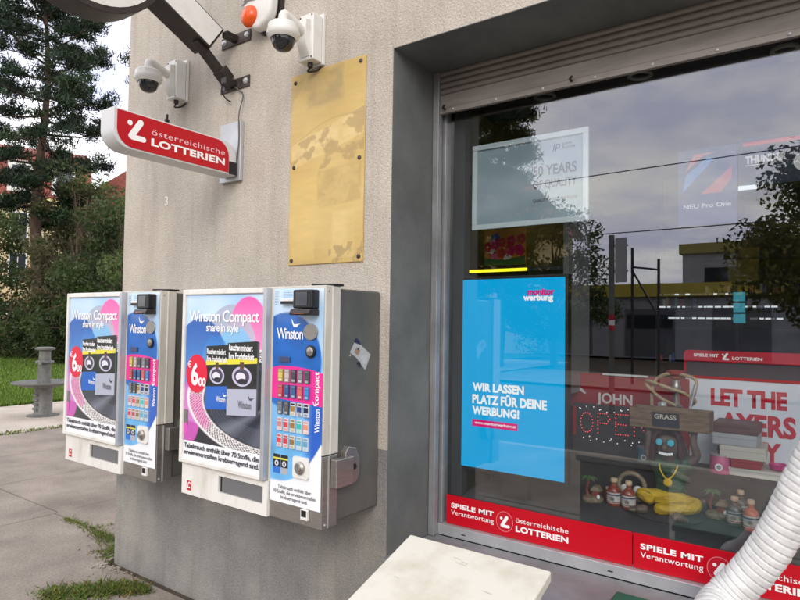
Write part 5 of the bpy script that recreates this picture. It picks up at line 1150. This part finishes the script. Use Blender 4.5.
# ------------------------------------------------------------------ left background
# drinking fountain
ft = thing('drinking_fountain', 'grey cast iron drinking fountain with round basin beside the lawn', 'fountain', (-10.52,4.73,-0.006))
MB().lathe([(0.24,0),(0.24,0.012),(0.17,0.020),(0.15,0.03)], (0,0,0), 24).build('foot', M_galv, ft, smooth=True)
co = MB().lathe([(0.15,0.03),(0.135,0.06),(0.13,0.42),(0.14,0.47)], (0,0,0), 20).build('column', M_galv, ft, smooth=True)
for k in range(4): MB().box(-0.05,0.08,-0.150,-0.115,0.10+0.075*k,0.135+0.075*k).build('step_bar', M_galv, co, bevel=0.004)
MB().lathe([(0.13,0.46),(0.30,0.485),(0.42,0.515),(0.465,0.538),(0.465,0.55),(0.445,0.55),(0.34,0.52),(0.12,0.505)], (0,0,0), 36).build('basin', M_galv, ft, smooth=True)
MB().lathe([(0.105,0.48),(0.098,0.55),(0.094,0.83),(0.10,0.85)], (0,0,0), 20).build('upper_column', M_galv, ft, smooth=True)
MB().lathe([(0.10,0.845),(0.135,0.86),(0.135,0.885),(0.10,0.90)], (0,0,0), 20).build('collar', M_galv, ft, smooth=True)
MB().lathe([(0.088,0.90),(0.085,1.05),(0.10,1.06),(0.145,1.075),(0.15,1.10),(0.10,1.115),(0.001,1.12)], (0,0,0), 20).build('head', M_galv, ft, smooth=True)
MB().tube([(0.10,-0.10,0.87),(0.16,-0.14,0.87),(0.17,-0.15,0.83)], 0.022, 8).build('spout', M_galv, ft, smooth=True)

NP = [(40,56,36),(48,66,40),(34,50,36),(58,74,46),(30,44,34)]
def black_pine_prof(f): return (1.0 if f < 0.5 else 1.0-0.72*((f-0.5)/0.5)**1.2)*(0.6+0.4*min(1, f/0.3))
pine('pine_tree', 'tall dark pine on the lawn with bare lower trunk', (-27.2,11.9,-0.05), 16.4, 5.8, 3.2, 52, 9, 100, 0.28, 0.05, NP, 0.30, prof=black_pine_prof)
BT = 'trees and bushes beyond the lawn'
dk = [(62,78,44),(74,90,48),(52,66,38),(86,100,54)]; br = [(98,90,64),(88,84,58),(112,98,72),(80,82,52),(74,82,50)]; yg = [(112,124,56),(96,112,50),(128,134,66),(80,98,44)]; md = [(62,78,42),(74,90,48),(52,66,36),(86,98,54)]
broad_tree('leafy_tree', 'brownish twiggy tree right of the pine trunk', (-24.6,12.3,-0.05), 7.4, 1.4, 2.3, 2.3, 42, 260, 0.075, br+md[:2], 0.75, 0.12, BT, twigs=120)
broad_tree('leafy_tree', 'dark green tree beside the building corner', (-20.9,12.0,-0.05), 5.6, 0.5, 1.9, 1.9, 44, 330, 0.07, dk, 0.75, 0.12, BT, twigs=30)
broad_tree('leafy_tree', 'yellow green tree behind the brownish tree', (-31.0,16.6,-0.05), 8.6, 2.4, 3.2, 2.6, 46, 260, 0.10, yg, 0.95, 0.16, BT)
broad_tree('leafy_tree', 'mid green tree left of the brownish tree', (-28.2,13.6,-0.05), 6.2, 1.0, 1.8, 1.8, 34, 260, 0.08, md, 0.75, 0.12, BT, twigs=40)
broad_tree('leafy_tree', 'dark evergreen bush tree left of the pine trunk', (-34.5,12.8,-0.05), 6.8, 0.8, 2.3, 2.3, 40, 260, 0.09, dk, 0.95, 0.14, BT)
broad_tree('leafy_tree', 'dark tree rising behind the building corner', (-38.0,20.8,-0.05), 7.4, 0.5, 3.6, 3.0, 50, 260, 0.12, dk+md, 1.2, 0.16, BT)
for i, (x, y, h, pal) in enumerate(((-29.5,11.4,2.0,md),(-31.8,13.4,2.1,br),(-27.0,13.2,2.3,dk),(-24.8,11.3,2.2,dk),(-22.4,11.2,2.6,dk),(-26.4,11.0,1.5,md),(-33.6,11.6,1.4,dk),(-21.0,10.6,2.2,dk))):
    broad_tree('bush', ['mid green bush behind the fountain','brown bush left of the pine trunk','dark bush right behind the pine trunk','dark bush right of the pine trunk','tall dark bush behind the cigarette machines','low green bush at the pine foot','low dark bush in front of the parked car','dark bush by the building corner'][i], (x,y,-0.05), h, 0.15, 1.3, 1.3, 22, 260, 0.065, pal, 0.5, 0.05, 'bushes along the far edge of the lawn', 'bush', twigs=25)
pine('pine_tree', 'dark pine peeping out behind the building at the sky', (-28.3,18.9,-0.05), 16.6, 13, 2.2, 40, 10, 60, 0.4, 0.06, NP, 0.3, prof=black_pine_prof)

# yellow apartment house with mansard roof
hs = thing('apartment_house', 'yellow apartment house with red mansard roof behind the pine', 'house', (-50.0,20.5,-0.05), math.atan2(0.925,0.38))
MB().box(-20,4.5,0,14,0,3.4).build('ground_floor', M_tan, hs); MB().box(-20,4.5,0.05,14,3.401,10.2).build('wall', M_yellow, hs)
MB().box(-20.3,4.8,-0.35,14.3,10.2,10.75).build('cornice', mat_once('pale_yellow_trim', rgb(236,214,150), 0.8), hs)
MB().prism([(-0.2,10.75),(14.2,10.75),(12.2,14.6),(7,16.2),(1.8,14.6)], (-20.2,0,0), (0,1,0), (0,0,1), (24.9,0,0)).build('roof', M_roof, hs)
for k in range(8):
    x = -17.6+2.9*k
    for z0, z1 in ((0.9,2.6),(4.4,6.4),(7.5,9.5)):
        f = MB().box(x-0.62,x+0.62,-0.06,0.048,z0-0.1,z1+0.1).build('window', mat_once('window_white', rgb(220,218,210), 0.6), hs)
        MB().box(x-0.50,x-0.03,-0.075,-0.061,z0,z1).build('pane', M_glassd, f); MB().box(x+0.03,x+0.50,-0.075,-0.061,z0,z1).build('pane', M_glassd, f)
    d_ = MB().box(x-0.85,x+0.85,-0.1,2.0,11.1,13.5).build('dormer', mat_once('window_white', rgb(220,218,210), 0.6), hs)
    MB().box(x-0.55,x+0.55,-0.12,-0.101,11.4,13.1).build('pane', M_glassd, d_)
# second house with steep red gable
h2 = thing('gabled_house', 'house with steep red gable roof behind the trees', 'house', (-52.0,31.0,-0.05), math.atan2(0.88,0.47))
MB().box(-8,10,0,10,0,9.0).build('wall', M_yellow, h2)
MB().prism([(-9,8.8),(3,8.8),(11,8.8),(1,16.6)], (0,-0.5,0), (1,0,0), (0,0,1), (0,11,0)).build('roof', M_roof, h2)
for x in (-5,-2,1,4,7):
    for z in (2,5.5): f = MB().box(x-.6,x+.6,-.06,-.001,z,z+1.8).build('window', mat_once('window_white', rgb(220,218,210), 0.6), h2); MB().box(x-.5,x+.5,-.08,-.061,z+.1,z+1.7).build('pane', M_glassd, f)
# parked car
def car(name, label, loc, rz, paint, grp=None):
    t = thing(name, label, 'car', loc, rz, grp)
    prof = [(-2.1,0.35),(2.1,0.35),(2.15,0.62),(2.05,0.82),(1.25,0.93),(0.55,1.42),(-0.75,1.46),(-1.6,1.02),(-2.08,0.95),(-2.15,0.6)]
    MB().prism(prof, (0,-0.84,0), (1,0,0), (0,0,1), (0,1.68,0)).build('body', paint, t, bevel=0.09, seg=3, smooth=True)
    for y, s in ((-0.845,1),(0.845,-1)):
        MB().prism([(-1.35,1.0),(-0.30,0.97),(-0.30,1.36),(-0.75,1.37)], (0,y-0.004*s,0), (1,0,0), (0,0,1), (0,0.012*s,0)).build('side_window', M_glassd, t)
        MB().prism([(-0.22,0.97),(1.0,0.95),(0.50,1.33),(-0.22,1.36)], (0,y-0.004*s,0), (1,0,0), (0,0,1), (0,0.012*s,0)).build('side_window', M_glassd, t)
        for x in (-1.35,1.35):
            wv = MB().lathe([(0.20,-0.02),(0.31,-0.03),(0.32,0.0),(0.32,0.16),(0.29,0.19)], (x,y-0.02*s if s > 0 else y+0.02,0.32), 24, (0,s,0)).build('wheel', M_tyre, t, smooth=True)
            MB().lathe([(0.001,-0.035),(0.16,-0.028),(0.205,-0.018)], (x,y-0.02*s if s > 0 else y+0.02,0.32), 16, (0,s,0)).build('rim', M_alu, wv, smooth=True)
    MB().add([(1.24,-0.70,0.955),(1.24,0.70,0.955),(0.60,0.62,1.405),(0.60,-0.62,1.405)], [(0,1,2,3)]).build('windscreen', M_glassd, t).location = (0.015,0,0.012)
    MB().add([(-1.58,0.66,1.06),(-1.58,-0.66,1.06),(-0.85,-0.6,1.42),(-0.85,0.6,1.42)], [(0,1,2,3)]).build('rear_window', M_glassd, t).location = (-0.015,0,0.015)
    for y in (-0.62,0.62): MB().lathe([(0.10,0),(0.09,0.03),(0.001,0.04)], (2.09,y,0.70), 14, (1,0,0.2)).build('headlight', M_alu, t, smooth=True)
    return t
car('parked_car', 'silver car parked beyond the lawn at the left edge', (-46.2,17.0,-0.02), R(20), M_car)

# ------------------------------------------------------------------ across the street (seen mirrored in the pane)
pine('pine_tree', 'tall dark pine across the street mirrored at the left of the pane', (-10.3,-15.4,-0.05), 13.2, 1.5, 1.7, 60, 9, 70, 0.30, 0.05, NP+[(60,70,44)], 0.2, 'trees across the street')
broad_tree('leafy_tree', 'bushy dark tree across the street mirrored beside the screen', (-9.2,-18.2,-0.05), 6.2, 0.8, 2.3, 2.0, 46, 330, 0.07, dk+md, 0.8, 0.16, 'trees across the street')
broad_tree('leafy_tree', 'broad olive green tree across the street mirrored at the right of the pane', (0.5,-11.8,-0.05), 5.6, 2.0, 2.9, 2.4, 60, 330, 0.075, [(104,104,44),(90,96,42),(120,112,52),(78,84,38)], 0.8, 0.14, 'trees across the street')
lb = thing('low_depot_building', 'long low grey building with yellow roof edge across the street', 'building', (-2.0,-27,-0.05))
M_depot = mat('depot_grey', rgb(158,160,166), 0.8, c2=rgb(136,138,144), scale=1)
MB().box(-24,16,-8,0,0,3.1).build('wall', M_depot, lb); MB().box(-24.2,16.2,-8.2,0.25,3.101,3.75).build('roof_edge', mat_once('yellow_fascia', rgb(178,160,60), 0.6), lb)
for k in range(9): 
    x = -22+4.1*k; g_ = MB().box(x-1.2,x+1.2,0.001,0.05,0.1,2.5).build('gate', mat_once('gate_grey', rgb(88,90,96), 0.5), lb); MB().box(x-1.1,x+1.1,0.051,0.06,1.5,2.2).build('pane', M_glassd, g_)
l2 = thing('tall_depot_building', 'taller olive topped building behind the low depot', 'building', (0.5,-40,-0.05))
MB().box(-9,20,-8,0,0,6.6).build('wall', M_depot, l2); MB().box(-9.2,20.2,-8.2,0.2,6.601,7.3).build('roof_edge', mat_once('olive_fascia', rgb(140,132,70), 0.6), l2)
for k in range(8): f = MB().box(-7.6+3*k,-5.6+3*k,0.001,0.06,4.2,5.6).build('window', M_glassd, l2)
for k in range(4): MB().tube([(-5+2*k,-3,7.3),(-5+2*k,-3,8.6)], 0.05, 6).build('mast', M_bmetal, l2)
hg = thing('far_gabled_house', 'pale gabled house behind the mirrored pine', 'house', (-20,-24,-0.05), R(20))
MB().box(-5,5,-8,0,0,7).build('wall', M_yellow, hg); MB().prism([(-5.6,6.8),(5.6,6.8),(0,12.0)], (0,0.4,0), (1,0,0), (0,0,1), (0,-8.8,0)).build('roof', M_roof, hg)
for x in (-3,0,3): 
    for z in (1.5,4.4): f = MB().box(x-.6,x+.6,0.001,.06,z,z+1.6).build('window', M_glassd, hg)
sp2 = thing('street_sign_post', 'dark street post with red and white band and upright signs across the road', 'post', (-3.53,-6.74,-0.12))
MB().tube([(0,0,0),(0,0,3.48)], 0.055, 12).build('post', M_galv, sp2, smooth=True)
MB().lathe([(0.057,1.62),(0.057,1.92)], (0,0,0), 12).build('red_band', M_inred, sp2); MB().lathe([(0.059,1.72),(0.059,1.82)], (0,0,0), 12).build('white_band', M_inwhite, sp2)
MB().box(0.07,0.28,-0.02,0.02,2.55,3.42).build('sign_panel', mat_once('sign_grey', rgb(160,162,164), 0.5), sp2); 
for z in (2.75,3.25): MB().box(0.0,0.3,-0.03,-0.021,z,z+0.04).build('clamp', M_bmetal, sp2)
p3_ = thing('catenary_mast', 'thin lattice mast across the road beside the sign post', 'mast', (-4.3,-12.5,-0.05))
for x in (-0.35,0.35): MB().tube([(x,0,0),(x,0,3.85 if x < 0 else 3.5)], 0.04, 8).build('leg', M_bmetal, p3_)
MB().tube([(-0.35,0,3.3),(0.35,0,3.2)], 0.03, 6).build('crossbar', M_bmetal, p3_); MB().tube([(-0.35,0,3.2),(0.35,0,1.9)], 0.03, 6).build('brace', M_bmetal, p3_)
for i, (za, zb) in enumerate(((5.0,5.14),(3.66,3.72))):
    wv = MB().tube([(-40,-8.74,za-0.5),(-8.4,-8.74,za),(-0.5,-8.74,zb),(30,-8.74,zb+0.5)], 0.012, 6).build('overhead_wire', M_black, None)
    tag(wv, ['upper overhead wire along the street','lower overhead wire along the street'][i], 'wire', 'overhead wires')
for i, x in enumerate((-26, 24)):
    q = thing('tram_mast', ['grey tram mast at the far left of the street','grey tram mast at the far right of the street'][i], 'mast', (x,-8.9,-0.12), 0, 'tram masts'); MB().tube([(0,0,0),(0,0,6.5)], [0.11,0.08], 12).build('pole', M_galv, q, smooth=True); MB().box(-.15,.15,-.15,.15,0,.25).build('foot', M_galv, q, bevel=.02)
